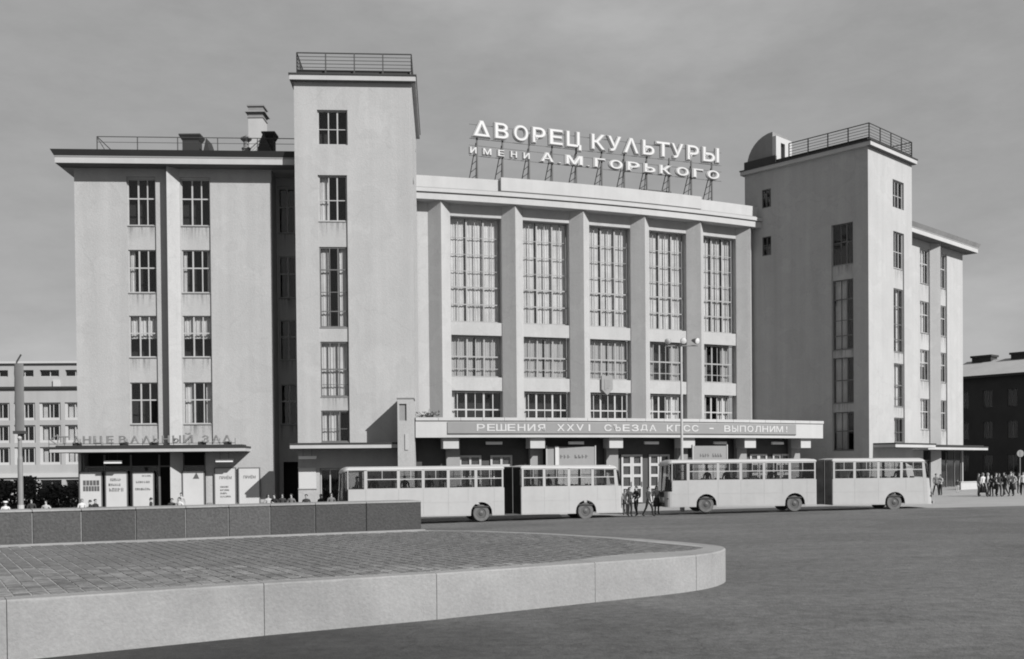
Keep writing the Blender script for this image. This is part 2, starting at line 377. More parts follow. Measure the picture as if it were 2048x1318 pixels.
# ------------------------------------------------------------------ the palace: two mirrored wings with towers, curved centre between them
PAL = empty('palace', (0, 90, 0), 0, 'pale plaster palace with two square towers and a curved pilastered centre', 'palace')
PAL.location = (0, 0, 0)
def half(O, n, sg, shift):
    F = Fac(O, n)
    X = lambda u: sg*u
    cols3 = ((.36, .07), (.68, .07))
    # --- tower front
    TW = [(25.76, 28.2), (20.43, 23.65), (13.0, 18.65), (8.13, 12.0), (4.93, 7.16)]
    b = MB()
    holes = [(X(4.5), X(6.62), *TW[0]), (X(4.58), X(6.62), 4.85, 23.65)] + [(X(5.3), X(6.7), .2, 3.1)]
    wall(b, X(0), X(8.2), -.6, 30.15, 0, holes, .12)
    b.add([F_ for F_ in [(X(8.2), 0, -.6), (X(8.2), 12.3, -.6), (X(8.2), 12.3, 30.15), (X(8.2), 0, 30.15)]], [(0, 1, 2, 3)])
    b.add([(X(0), 12.3, -.6), (X(8.2), 12.3, -.6), (X(8.2), 12.3, 30.15), (X(0), 12.3, 30.15)], [(0, 1, 2, 3)])
    b2 = MB(); wall(b2, X(4.58), X(6.62), 4.85, 23.65, .12, [(X(4.62), X(6.58), a, c) for a, c in TW[1:]], .25)
    wall(b2, X(4.5), X(6.62), 25.76, 28.2, .12, [(X(4.52), X(6.6), 25.78, 28.18)], .25)
    b.add(b2.v, b2.f); b.cur = 0
    F.build(b, 'tower_wall', M['plaster'], PAL)
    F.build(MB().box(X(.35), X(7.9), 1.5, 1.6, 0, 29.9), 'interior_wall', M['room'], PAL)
    spec = [(((.36, .07), (.66, .09)), ((.46, .05),)), (((.36, .06), (.66, .09)), ((.46, .06),)),
            (((.36, .06), (.66, .09)), ((.2, .07), (.44, .05), (.72, .08))), (((.34, .05), (.66, .08)), ((.22, .04), (.5, .1))), (((.34, .06), (.66, .08)), ((.42, .04),))]
    cur = [None, ((.04, .34),), ((.04, .3), (.7, .96)), ((.03, .97),), ((.03, .62),)]
    for k, (z0, z1) in enumerate(TW):
        window(F, X(4.62) if k else X(4.52), X(6.58) if k else X(6.6), z0+.02, z1-.02, .24, spec[k][0], spec[k][1], PAL, 'frame' if k < 2 else 'framedark', curtain=cur[k], sill=.16)
    d_ = F.build(MB().box(X(5.32), X(5.4), .2, .3, .22, 3.08).box(X(6.6), X(6.68), .2, .3, .22, 3.08).box(X(5.96), X(6.04), .2, .3, .22, 3.0).box(X(5.4), X(6.6), .2, .3, 2.98, 3.08).box(X(5.4), X(6.6), .2, .3, .22, .5), 'door', M['framewhite'], PAL)
    for k in (0, 1):
        F_p = MB().box(-.27, .27, -.01, .01, .5, 2.98).build('pane', M['glass'], d_, (X(5.68+.64*k), .25, 0))
    # --- tower inner side, facing the centre
    FS = Fac(F.w(0, 0), -F.X*sg) if True else None
    SX = lambda s_: -sg*s_
    SW = [(20.45, 24.0), (13.05, 19.13), (8.39, 12.35), (4.27, 7.61)]; SM = [(26.75, 28.45), (22.35, 24.1)]
    b = MB()
    wall(b, SX(0), SX(12.3), -.6, 30.15, 0, [(SX(1.4), SX(3.45), 4.2, 24.0)]+[(SX(9.5), SX(10.45), *z) for z in SM], .12)
    wall(b, SX(1.4), SX(3.45), 4.2, 24.0, .12, [(SX(1.45), SX(3.4), a, c) for a, c in SW], .25)
    FS.build(b, 'tower_wall', M['plaster'], PAL)
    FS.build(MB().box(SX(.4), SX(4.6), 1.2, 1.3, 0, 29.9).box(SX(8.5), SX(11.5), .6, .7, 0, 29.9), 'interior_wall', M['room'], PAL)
    if sg > 0:
        rr = [((.55, .07),), ((.2, .07), (.42, .05), (.72, .1)), ((.5, .1),), ((.5, .1),)]
        for k, (z0, z1) in enumerate(SW):
            window(FS, SX(1.45), SX(3.4), z0, z1, .24, ((.4, .06), (.68, .12)), rr[k], PAL, 'framedark', curtain=(((.04, .62),) if k else None), cm='curtain', sill=.14)
        for z in SM: window(FS, SX(9.5), SX(10.45), z[0], z[1], .1, ((.5, .06),), ((.55, .05),), PAL, 'framedark')
    # --- tower cornice, deck and railing
    F.build(MB().box(X(-.3), X(8.45), -.4, 12.6, 30.15, 30.5), 'cornice', M['trim'], PAL)
    F.build(MB().box(X(-.36), X(8.51), -.46, 12.66, 30.5, 30.6).box(X(.1), X(8.0), .1, 12.2, 30.6, 30.98), 'roof_deck', M['darkmetal'], PAL)
    b = MB(); ya = -.12; pts = [(X(7.95), 11.0), (X(7.95), ya), (X(.0), ya), (X(.0), 7.6 if sg > 0 else 11.8)]
    for k in range(3):
        p, q = pts[k], pts[k+1]; L_ = math.hypot(q[0]-p[0], q[1]-p[1]); n_ = max(2, round(L_/1.95))
        for z, rr_ in ((32.1, .045), (31.85, .022), (31.6, .022), (31.35, .022), (31.1, .022), (30.9, .04)): b.tube((*p, z), (*q, z), rr_)
        for i in range(n_+1):
            t = i/n_; x_, y_ = p[0]+(q[0]-p[0])*t, p[1]+(q[1]-p[1])*t
            b.box(x_-.04, x_+.04, y_-.04, y_+.04, 30.6, 32.1)
    F.build(b, 'railing', M['rail'], PAL)
    # --- wing
    U = lambda u: sg*(u+shift*(u-8.2)/16)
    c1, c2, c3 = (18.38, 20.42), (14.55, 16.66), (8.35, 10.1)
    WZ = [(20.6, 23.92), (15.8, 18.86), (11.18, 14.15), (6.38, 9.37)]
    yw = 2.3
    b = MB(); shop = [(U(15.1), U(23.85), .15, 4.33), (U(8.5), U(11.0), .15, 3.6)]
    wall(b, U(10.2), U(24.05), -.8, 24.65, yw, [(U(c[0]), U(c[1]), 4.9, 24.05) for c in (c1, c2)]+shop[:1], .13)
    yr_ = yw+2.2; wall(b, U(8.2), U(10.2), -.8, 24.65, yr_, [(U(c3[0]), U(c3[1]), 4.9, 24.05), (U(8.5), U(9.9), .15, 3.6)], .13)  # strip beside the tower set back deep, shaped to fall darker
    b.add([(U(10.2), yw, -.8), (U(10.2), yr_, -.8), (U(10.2), yr_, 24.65), (U(10.2), yw, 24.65)], [(0, 1, 2, 3)])
    for c in (c1, c2, c3): wall(b, U(c[0]), U(c[1]), 4.9, 24.05, (yr_ if c == c3 else yw)+.13, [(U(c[0]+.03), U(c[1]-.03), *z) for z in WZ], .22)
    b.add([(U(24.05), yw, -.8), (U(24.05), 17, -.8), (U(24.05), 17, 24.65), (U(24.05), yw, 24.65)], [(0, 1, 2, 3)])
    b.add([(U(8.2), 17, -.8), (U(24.05), 17, -.8), (U(24.05), 17, 24.65), (U(8.2), 17, 24.65)], [(0, 1, 2, 3)])
    F.build(b, 'wing_wall', M['plaster'], PAL)
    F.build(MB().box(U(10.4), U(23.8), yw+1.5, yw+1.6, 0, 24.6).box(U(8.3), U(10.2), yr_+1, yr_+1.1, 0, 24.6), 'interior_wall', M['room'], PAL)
    for ci, c in enumerate((c1, c2, c3)):
        for k, (z0, z1) in enumerate(WZ):
            cu = random.choice((None, None, None, ((.03, .2),), ((.03, .16), (.84, .97)), ((.7, .97),)))
            if (ci, k) in ((0, 2), (1, 2)): cu = ((.03, .97),)
            elif sg > 0 and ci < 2: cu = ((.03, .8),)
            elif ci == 1 and k == 3: cu = ((.03, .3), (.75, .97))
            window(F, U(c[0]+.03), U(c[1]-.03), z0, z1, (yr_ if ci == 2 else yw)+.27, ((.38, .1), (.7, .07)), ((.58, .09),), PAL, 'frame', fw=.07, curtain=cu, sill=.2, cz=.45 if cu == ((.03, .97),) else 0.)
    # triangular fin between the two window bays
    F.build(MB().prism([(U(16.70), yw-.002), (U(17.50), yw-.002), (U(17.42), yw-.72)], -.8, 24.65), 'pilaster', M['plaster'], PAL)
    # eaves
    F.build(MB().box(U(8.206), U(24.95), yw-1.2, 17.5, 24.65, 25.06), 'cornice', M['trim'], PAL)
    F.build(MB().box(U(8.21), U(24.9), yw-1.15, yw-.01, 24.63, 24.648), 'soffit_shade_sheet', M['soffit_shade_sheet'], PAL)  # thin added sheet, the shade under the eaves is in its colour
    F.build(MB().box(U(8.206), U(24.98), yw-1.23, 17.6, 25.06, 25.16), 'cornice_moulding', M['shade'], PAL)
    x0, x1 = U(8.21), U(25.0)
    F.build(MB().frust([(x0, yw-1.24), (x1, yw-1.24), (x1, 17.7), (x0, 17.7)], 25.162, [(x0, yw-1.42), (x1+sg*.2, yw-1.42), (x1+sg*.2, 17.8), (x0, 17.8)], 25.55)
            .frust([(x0, yw-1.40), (x1+sg*.18, yw-1.40), (x1+sg*.18, 17.8), (x0, 17.8)], 25.551, [(x0, 8.5), (x1-sg*5, 8.5), (x1-sg*5, 9.5), (x0, 9.5)], 27.0), 'roof', M['darkmetal'] if sg < 0 else M['roof'], PAL)
    if sg < 0:
     b = MB(); yr = 3.2
     for z, r_ in ((27.15, .03), (26.75, .018)): b.tube((U(8.3), yr, z), (U(22.7), yr, z), r_)
     for i in range(6): b.box(U(22.7-i*2.85)-.03, U(22.7-i*2.85)+.03, yr-.03, yr+.03, 25.7, 27.15)
     b.tube((U(22.7), yr, 27.15), (U(22.7), 9, 27.15), .03); b.tube((U(22.7), yr, 27.1), (U(22.0), yr+.6, 25.8), .03)
     F.build(b, 'railing', M['rail'], PAL)
    if sg > 0:
        b = MB(); b.tube((U(8.55), yw-.12, 5.0), (U(8.55), yw-.12, 24.5), .06, 8)
        for z in (7, 11, 15, 19, 23): b.box(U(8.55)-.09, U(8.55)+.09, yw-.2, yw-.003, z, z+.06)
        F.build(b, 'downpipe', M['shade'], PAL)
    # canopies over the wing and tower doors
    F.build(MB().box(U(11.9), U(25.3), .3, yw-.003, 4.36, 4.6), 'canopy', M['trim'], PAL)
    F.build(MB().box(U(11.86), U(25.34), .26, yw-.003, 4.6, 4.72).box(U(12.2), U(25), .6, yw-.003, 4.72, 4.84), 'canopy_roof', M['darkmetal'], PAL)
    F.build(MB().box(U(24.06), U(25.3), yw+.003, 9, 4.36, 4.6), 'canopy', M['trim'], PAL)
    F.build(MB().box(X(.72), X(8.47), -2, -.003, 4.46, 4.72), 'canopy', M['trim'], PAL)
    F.build(MB().box(X(.78), X(8.41), -1.94, -.003, 4.44, 4.457), 'soffit_shade_sheet', M['soffit_shade_sheet'], PAL)  # canopy and tower cornice undersides, shade in their colour likewise
    F.build(MB().box(U(11.95), U(25.24), .36, yw-.003, 4.34, 4.357), 'soffit_shade_sheet', M['soffit_shade_sheet'], PAL)
    F.build(MB().box(X(-.27), X(8.42), -.37, -.003, 30.13, 30.147), 'soffit_shade_sheet', M['soffit_shade_sheet'], PAL)
    F.build(MB().box(X(.68), X(8.51), -2.04, -.003, 4.72, 4.84), 'canopy_roof', M['darkmetal'], PAL)
    # shop glazing under the wing canopy
    b = MB()
    for u in (15.15, 16.7, 18.4, 20.4, 22.25, 23.7): b.box(U(u)-.06, U(u)+.06, yw+.1, yw+.2, .15, 4.2)
    b.box(U(15.15), U(23.7), yw+.12, yw+.18, 3.3, 3.4)
    o = F.build(b, 'shopfront', M['framedark'], PAL)
    for u0_, u1_ in ((15.21, 16.64), (18.46, 20.34), (20.46, 22.19), (22.31, 23.64)):
        MB().box(U(u0_), U(u1_), yw+.145, yw+.155, .15, 3.3).build('pane', M['glass'], o)
    # plinth and base course
    F.build(MB().box(X(.0), X(5.2), -.05, -.003, -.6, .75).box(X(6.8), X(8.2), -.05, -.003, -.6, .75).box(U(10.25), U(15.0), yw-.05, yw-.003, -.8, .7), 'plinth', M['shade'], PAL)
    return F, FS, X, U
O1, N1 = (-6.82, 74.26), (.065, -.998); O2, N2 = (30.6, 89.9), (.694, -.72)
FL, FLS, XL, UL = half(O1, N1, -1, 0.)
FR, FRS, XR, UR = half(O2, N2, 1, .5)

# ---- curved centre
AC, BC, SAG = Vector((-7.43, 85.64, 0)), Vector((23.92, 97.73, 0)), 1.1
def arc(t, off=0., A=AC, B=BC, sag=SAG):
    ch = B-A; nc = Vector((ch.y, -ch.x, 0)).normalized()
    p = A+ch*t+nc*(4*sag*t*(1-t)); tg = (ch+nc*(4*sag*(1-2*t))).normalized(); nr = Vector((tg.y, -tg.x, 0))
    return p+nr*off, nr
def frames(t0, t1, n, off=0., **k): return [arc(t0+(t1-t0)*i/n, off, **k) for i in range(n+1)]
def t_at_px(px, off, z, **k):
    lo, hi = -.1, 1.1
    for _ in range(40):
        m_ = (lo+hi)/2; p, _n = arc(m_, off, **k); p.z = z
        if px_of(p)[0] < px: lo = m_
        else: hi = m_
    return lo
BASE = -1.2
PT = [t_at_px(x, BASE, 15) for x in (880, 1026, 1160, 1281, 1391, 1489)]
HW = .93
ends = [-.01]+PT+[1.012]
ZA, ZB, ZC = (15.28, 24.0), (10.68, 14.08), (7.0, 9.44)
BAYS = []
for i in range(7):
    p, _n = arc(ends[i], BASE); q, _n = arc(ends[i+1], BASE); d = (q-p); L_ = d.length
    F = Fac(p, Vector((d.y, -d.x, 0))); b = MB()
    if i in (0, 6):
        wall(b, 0, L_, -.6, 25, 0, [], .2); F.build(b, 'centre_wall', M['plaster'], PAL)
        continue
    a, c = HW+.02, L_-HW-.02
    wall(b, 0, L_, -.6, 25, 0, [(a, c, 6.4, 24.0), (a, c, .2, 5.3)], .62)
    b.box(a+.003, c-.003, .06, .6, 14.14, 15.22); b.box(a+.003, c-.003, .06, .6, 9.5, 10.62); b.box(a+.003, c-.003, .1, .6, 6.4, 6.95)
    F.build(b, 'centre_wall', M['plaster'], PAL)
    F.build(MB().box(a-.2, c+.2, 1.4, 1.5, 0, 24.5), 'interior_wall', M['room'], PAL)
    n6 = lambda w: tuple((k/6, .13 if k in (2, 4) else .05) for k in range(1, 6))
    rA = tuple((z, .13 if k == 3 else .05) for k, z in enumerate((.155, .3, .0, .36)) if False)
    rowsA = ((.17, .09), (.335, .11), (.49, .05), (.65, .05), (.81, .05))
    window(F, a, c, *ZA, .52, n6(0), rowsA, PAL, 'framemid', fw=.08, curtain=((.01, .31), (.35, .66), (.70, .99)), sill=.2, cz=.0)
    window(F, a, c, *ZB, .52, n6(0), ((.2, .06), (.5, .12)), PAL, 'framemid', fw=.08, curtain=(((.01, .47), (.5, .99)) if i < 4 else ((.02, .2), (.62, .9))), cm='greycurtain', sill=.2)
    window(F, a, c, *ZC, .52, ((.13, .06), (.30, .15), (.48, .06), (.65, .15), (.83, .08)), ((.38, .11),), PAL, 'framewhite', fw=.09, curtain=(((.0, .1),) if i < 4 else ((.05, .2), (.55, .85))), sill=.0)
    BAYS.append((F, a, c))
for t in PT:
    p, nr = arc(t, BASE); F = Fac(p, nr)
    F.build(MB().prism([(-HW, .25), (-HW, 0), (0, -.90), (HW, 0), (HW, .25)], -.6, 25), 'pilaster', M['plaster'], PAL)
fr = frames(-.008, 1.006, 28)
def along(name, prof, m, t0=-.008, t1=1.006, n=28, **k):
    b = MB().sweep(frames(t0, t1, n, **k), prof); return b.build(name, M[m], PAL)
along('cornice', [(-.1, 25), (-2.2, 25), (-2.2, 25.5), (-.1, 25.5)], 'trim')
along('cornice_moulding', [(-.16, 25.5), (-2.2, 25.5), (-2.2, 25.58), (-.16, 25.58)], 'shade')
along('cornice', [(.05, 25.58), (-2.2, 25.58), (-2.2, 25.88), (.05, 25.88)], 'trim')
along('cornice_moulding', [(-.05, 25.88), (-2.2, 25.88), (-2.2, 25.96), (-.05, 25.96)], 'shade')
tb0, tb1 = t_at_px(1003, 0, 26.5), t_at_px(1405, 0, 26.5)
along('parapet', [(-.45, 25.96), (-.8, 25.96), (-.8, 27.0), (-.45, 27.0)], 'trim')
along('parapet_panel', [(-.12, 26.05), (-.447, 26.05), (-.447, 27.15), (-.12, 27.15)], 'trim', tb0, tb1, 14)
# flat roof of the centre and a dark ridge showing at its right end
b = MB(); f0 = frames(-.008, 1.006, 20, -.8); f1 = frames(-.008, 1.006, 20, -16)
b.add([(*p.xy, 26.3) for p, _ in f0]+[(*p.xy, 26.3) for p, _ in f1], [(i, i+1, 22+i, 21+i) for i in range(20)])
b.build('roof', M['roof'], PAL)
b = MB(); f0 = frames(.86, 1.0, 8, -3.2); f1 = frames(.86, 1.0, 8, -9)
b.add([(*p.xy, 26.4) for p, _ in f0]+[(*p.xy, 28.4) for p, _ in f1], [(i, i+1, 10+i, 9+i) for i in range(8)])
b.build('roof', M['darkmetal'], PAL)
# ---- main canopy with beams
CK = dict(A=Vector((-6.75, 73.9, 0)), B=Vector((25.7, 86.7, 0)), sag=1.5)
along('canopy_fascia', [(0, 5.2), (-.35, 5.2), (-.35, 6.4), (0, 6.4)], 'trim', 0, 1, 24, **CK)
b = MB(); f0 = frames(0, 1, 24, -.35, **CK); f1 = frames(-.008, 1.006, 24, BASE-.3)
n_ = 25
vs = [(*p.xy, z) for z in (5.9, 6.4) for p, _ in f0]+[(*p.xy, z) for z in (5.9, 6.4) for p, _ in f1]
fs = []
for i in range(24): fs += [(i, i+1, 2*n_+i+1, 2*n_+i), (n_+i, n_+i+1, 3*n_+i+1, 3*n_+i)]
fs += [(0, n_, 3*n_, 2*n_), (n_-1, 2*n_-1, 4*n_-1, 3*n_-1)]
b.add(vs, fs); b.build('canopy_slab', M['shade'], PAL)
NC = 22
for i in range(NC):
    t0, t1 = i/NC+.0003, (i+1)/NC-.0003
    MB().sweep(frames(t0, t1, 2, **CK), [(.1, 6.402), (-.5, 6.402), (-.5, 6.62), (.1, 6.62)]).build('coping_slab', M['trim'], PAL)
BT = [t_at_px(x, -.4, 4.8, **CK) for x in (902, 1075, 1232, 1377, 1500, 1611)]
for k, t in enumerate(BT):
    p, nr = arc(t, -.36, **CK); F = Fac(p, nr)
    q, _ = arc(PT[k] if k < 6 else 1, BASE)
    d = 2.2
    F.build(MB().box(-.56, .56, 0, 1.1, 4.42, 5.198).box(-.56, .56, 0, 1.9, 5.198, 5.897), 'canopy_beam', M['trim'], PAL)
# lobby wall close behind the canopy edge, with columns and doors
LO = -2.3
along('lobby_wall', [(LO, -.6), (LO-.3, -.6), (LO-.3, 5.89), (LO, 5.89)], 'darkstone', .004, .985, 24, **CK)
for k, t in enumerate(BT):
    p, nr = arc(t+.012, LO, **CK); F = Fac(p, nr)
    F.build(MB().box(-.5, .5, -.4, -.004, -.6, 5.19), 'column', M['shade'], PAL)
DOOR = cached('door', lambda: (lambda b: (b.box(-.45, -.30, -.04, .04, 0, 3.7), b.box(.30, .45, -.04, .04, 0, 3.7), *[b.box(-.30, .30, -.04, .04, z, z+h) for z, h in ((0, .45), (1.05, .22), (1.95, .22), (2.8, .22), (3.55, .15))], b.mesh('door'))[-1])(MB()))
DOOR.materials.append(M['framewhite'])
DP = [cached(('dp', h), lambda h=h: MB().box(-.3, .3, -.008, .008, 0, h).mesh('pane')) for h in (.6, .68, .63, .53)]
for m_ in DP:
    if not m_.materials: m_.materials.append(M['glass'])
hb = MB().box(-.02, .02, -.1, -.06, 1.2, 1.6).mesh('handle'); hb.materials.append(M['rail'])
for px in (930, 950, 992, 1012, 1252, 1273, 1307, 1328, 1507, 1524, 1552, 1569):
    t = t_at_px(px, LO, 3.5, **CK); pt, nr = arc(t, LO+.08, **CK); F = Fac(pt, nr)
    o = link('door', DOOR, None, PAL, F.w(0, 0, .25), F.rz)
    for m_, z in zip(DP, (.45, 1.27, 2.17, 3.02)): link('pane', m_, None, o, (0, 0, z))
    link('handle', hb, None, o, (.37, 0, 0))
# pylon wall at the left end of the canopy
b = MB(); wall(b, -1.12, -.02, -.6, 7.8, -2.5, [(-1.0, -.5, 6.3, 7.45)], .12)
b.add([(-1.12, -2.5, -.6), (-1.12, -.003, -.6), (-1.12, -.003, 7.8), (-1.12, -2.5, 7.8)], [(0, 1, 2, 3)])
b.add([(-.02, -2.5, -.6), (-.02, -.003, -.6), (-.02, -.003, 7.8), (-.02, -2.5, 7.8)], [(0, 1, 2, 3)])
b.add([(-1.12, -2.5, 7.8), (-.02, -2.5, 7.8), (-.02, -.003, 7.8), (-1.12, -.003, 7.8)], [(0, 1, 2, 3)])
FL.build(b, 'pylon', M['plaster'], PAL)
FL.build(MB().box(-1.0, -.5, -2.38, -2.3, 6.3, 7.45), 'pylon_panel', M['shade'], PAL)
FL.build(MB().box(-1.17, .03, -2.55, -.003, 7.8, 7.87), 'pylon_cap', M['shade'], PAL)
FL.build(MB().box(-.62, -.4, -2.56, -2.5, 4.3, 5.4), 'pylon_bracket', M['trim'], PAL)
# stair head house with a quarter round roof on the right tower
b = MB(); prof = [(9.45+2.75*math.sin(math.pi/2*k/8), 31.0+2.65*math.cos(math.pi/2*k/8)) for k in range(9)]
pr = [(9.45, 30.6)]+prof+[(12.2, 30.6)]; n_ = len(pr)
b.add([(-s_, .25, z) for s_, z in pr]+[(-s_, 2.8, z) for s_, z in pr], [tuple(range(n_)), tuple(range(n_, 2*n_))[::-1]]+[(i, (i+1) % n_, n_+(i+1) % n_, n_+i) for i in range(n_)])
FRS.build(b, 'stair_head', M['roof'], PAL)
def side(mb, y0, y1, s0, s1, z0, z1): return mb.box(-s0, -s1, y0, y1, z0, z1)
b = MB(); side(b, .2, 1.0, 9.05, 9.44, 30.99, 32.7); side(b, 1.7, 2.9, 9.05, 9.44, 30.99, 32.7); side(b, .2, 2.9, 9.05, 9.44, 32.7, 33.2)
FRS.build(b, 'stair_portal', M['letter'], PAL)
FRS.build(side(MB(), 1.0, 1.7, 9.36, 9.44, 30.99, 32.7), 'stair_door', M['room'], PAL)
FRS.build(MB().box(-12.3, -9.0, -.1, .2, 30.6, 31.35), 'roof_kerb', M['darkmetal'], PAL)
# roof furniture of the left wing
def rp(px, d, z): p = at_d(px, 250, d); return Vector((p.x, d, z))
x0, x1 = at_d(500, 230, 82).x, at_d(529, 230, 82).x
o = MB().box(x0, x1, 81.4, 82.8, 25.5, 30.2).build('chimney', M['trim'], PAL)
MB().box(x0-.06, x1+.06, 81.34, 82.86, 30.2, 30.28).box(x0-.06, x1+.06, 81.34, 82.86, 30.5, 30.6).build('chimney_band', M['shade'], o)
MB().box(x0, x1, 81.4, 82.8, 30.28, 30.5).frust([(x0-.2, 81.2), (x1+.2, 81.2), (x1+.2, 83), (x0-.2, 83)], 30.6, [(x0-.12, 81.3), (x1+.12, 81.3), (x1+.12, 82.9), (x0-.12, 82.9)], 30.75).box(x0, x1, 81.5, 82.7, 30.75, 31.1).box(x0-.1, x1+.1, 81.4, 82.8, 31.1, 31.2).build('chimney_cap', M['roof'], o)
def hood(px0, px1, d, z0, z1, name):
    a, c = at_d(px0, 250, d).x, at_d(px1, 250, d).x
    b = MB().box(a+.12, c-.12, d, d+.9, z0, z1-.3); b.frust([(a+.1, d), (c-.1, d), (c-.1, d+.9), (a+.1, d+.9)], z1-.45, [(a-.1, d-.2), (c+.05, d-.2), (c+.05, d+1.1), (a-.1, d+1.1)], z1-.1).box(a-.1, c+.05, d-.2, d+1.1, z1-.1, z1)
    return b.build(name, M['darkmetal'], PAL)
o = hood(361, 400, 79.6, 25.6, 28.4, 'roof_hatch'); hood(526, 549, 78.6, 25.6, 28.2, 'roof_vent')
c = at_d(490, 250, 78.6)
MB().lathe([(.33, 25.6), (.3, 27.0), (.34, 27.0), (.34, 27.1), (.2, 27.2), (.2, 27.55), (.42, 27.75), (.42, 27.85), (.1, 28.05)], (c.x, 78.9, 0), n=14).build('roof_vent', M['roof'], PAL)
for pa, pb, d, zt in ((400, 426, 79.2, 28.0), (508, 546, 77.6, 27.9)):
    a, c_ = at_d(pa, 250, d).x, at_d(pb, 250, d).x
    MB().add([(a, d, 26.0), (c_, d, 26.0), ((a*.45+c_*.55)-.1, d, zt), (a, d+1.6, 26.4), (c_, d+1.6, 26.4), ((a*.45+c_*.55)-.1, d+1.6, zt)], [(0, 1, 2), (5, 4, 3), (0, 2, 5, 3), (1, 4, 5, 2), (0, 3, 4, 1)]).build('dormer', M['darkmetal'], PAL)

# ------------------------------------------------------------------ things fixed to the palace
# rooftop lettering on lattice supports
SG = Fac(Vector((-7.43, 85.64))+Vector((.36, .933)).normalized()*0, Vector((12.09, -31.35)))
SGo = Vector((-7.43, 85.64, 0))-SG.n*1.3
SG = Fac(SGo, SG.n)
RS = empty('rooftop_sign', SG.O, SG.rz, 'large white roof lettering naming the palace of culture on iron lattices', 'sign')
def put_letter(parent, F, ch, xa, xb, z0, z1, depth, m, y=0., bold=.0):
    w, h = xb-xa, z1-z0
    me = letter_mesh(ch, w, h, depth, bold); me.materials.append(M[m])
    return link('letter', me, None, parent, ((xa+xb)/2, y, z0))
line1 = [('Δ',945,983),('В',989,1019),('О',1027,1058),('Р',1064,1093),('Е',1098,1127),('Ц',1132,1164),('К',1182,1213),('У',1214,1244),('Λ',1246,1279),('Ь',1284,1310),('Т',1311,1341),('У',1341,1368),('Р',1373,1399),('Ы',1404,1439)]
for ch, a, c in line1:
    zb = 30.5 if ch == 'Ц' else 30.78
    put_letter(RS, SG, ch, SG.px(a-2, 290, -.25)[0], SG.px(c-2, 290, -.25)[0], zb, 32.2, .22, 'letter', -.25, .05)
def row(body, pa, pb, z0, z1, gap=.32):
    xa, xb = SG.px(pa-2, 320, -.2)[0], SG.px(pb-2, 320, -.2)[0]
    wd = {'М': 1.25, 'Ж': 1.3, '.': .25, 'Г': .85, 'Ь': .9}
    tot = sum(wd.get(c, 1.) for c in body)+gap*(len(body)-1); k = (xb-xa)/tot; x = xa
    for c in body:
        w = wd.get(c, 1.)*k
        put_letter(RS, SG, c, x, x+w, z0, z0+.14 if c == '.' else z1, .14, 'letter', -.2, .075); x += w+gap*k
row('ИМЕНИ', 940, 1061, 29.35, 29.95, .75)
row('А.М.ГОРЬКОГО', 1080, 1440, 29.28, 30.15, .22)
for px in (954, 1005, 1058, 1104, 1152, 1203, 1248, 1293, 1338, 1382, 1423):
    x = SG.px(px, 340)[0]; b = MB()
    b.box(x-.06, x+.06, -.1, .02, 26.3, 31.6 if px in (1058, 1293) else 30.9); b.tube((x-.5, 1.4, 26.3), (x-.08, 0, 30.4), .04, 4); b.tube((x+.3, 1.4, 26.3), (x+.02, 0, 30.4), .035, 4)
    for z in (26.9, 27.5, 28.1, 28.7, 29.3):
        t = (z-26.3)/4.1; b.tube((x-.5+.42*t, 1.4*(1-t), z), (x, -.04, z+.25), .025, 4)
    b.build('sign_support', M['rail'], RS)
xa, xb = SG.px(945, 300)[0], SG.px(1440, 300)[0]
b = MB()
for z in (30.72, 30.15, 29.28, 31.9): b.tube((xa-.3, -.05, z), (xb+.1, -.05, z), .025, 4)
b.tube((SG.px(1285, 350)[0], .3, 27.9), (SG.px(1345, 355)[0], .3, 27.9), .1, 5)
b.build('sign_rail', M['rail'], RS)
# dance hall lettering on the left canopy
DS = empty('dance_hall_sign', FL.O, FL.rz, 'thin weathered letters reading dance hall standing along the left wing canopy', 'sign')
CA = .62
line = [('Т',118,140),('А',146,160),('Н',166,182),('Ц',187,206),('Е',213,227),('В',238,252),('А',261,278),('Λ',285,301),('Ь',306,317),('Н',324,339),('Ы',345,362),('Й',366,386),('З',404,418),('А',424,441),('Λ',445,463)]
for ch, a, c in line:
    put_letter(DS, FL, ch, FL.px(a, 880, CA)[0], FL.px(c, 880, CA)[0], 4.98 if ch != 'Ц' else 4.86, 5.5 if ch != 'Й' else 5.68, .1, 'lettershade', CA, .025)
b = MB(); a0, a1 = FL.px(97, 880, CA)[0], FL.px(470, 880, CA)[0]
b.tube((a0, CA+.06, 4.95), (a1, CA+.06, 4.95), .025, 4)
for k in range(13):
    x = a0+(a1-a0)*k/12; b.tube((x, CA+.06, 4.72), (x, CA+.06, 5.3), .02, 4)
for x in (FL.px(145, 880)[0], FL.px(240, 880)[0], FL.px(300, 880)[0], FL.px(398, 880)[0], FL.px(450, 880)[0]): b.box(x-.25, x+.25, CA+.1, CA+.5, 4.84, 5.06)
b.build('sign_rail', M['rail'], DS)
xd = FL.px(101, 880, CA)[0]
MB().tube((xd, CA, 5.24), (xd+.5, CA, 5.6), .05, 5).tube((xd, CA, 5.24), (xd+.5, CA, 4.9), .05, 5).tube((xd+.5, CA, 4.9), (xd+.5, CA, 5.6), .05, 5).build('sign_emblem', M['lettershade'], DS)
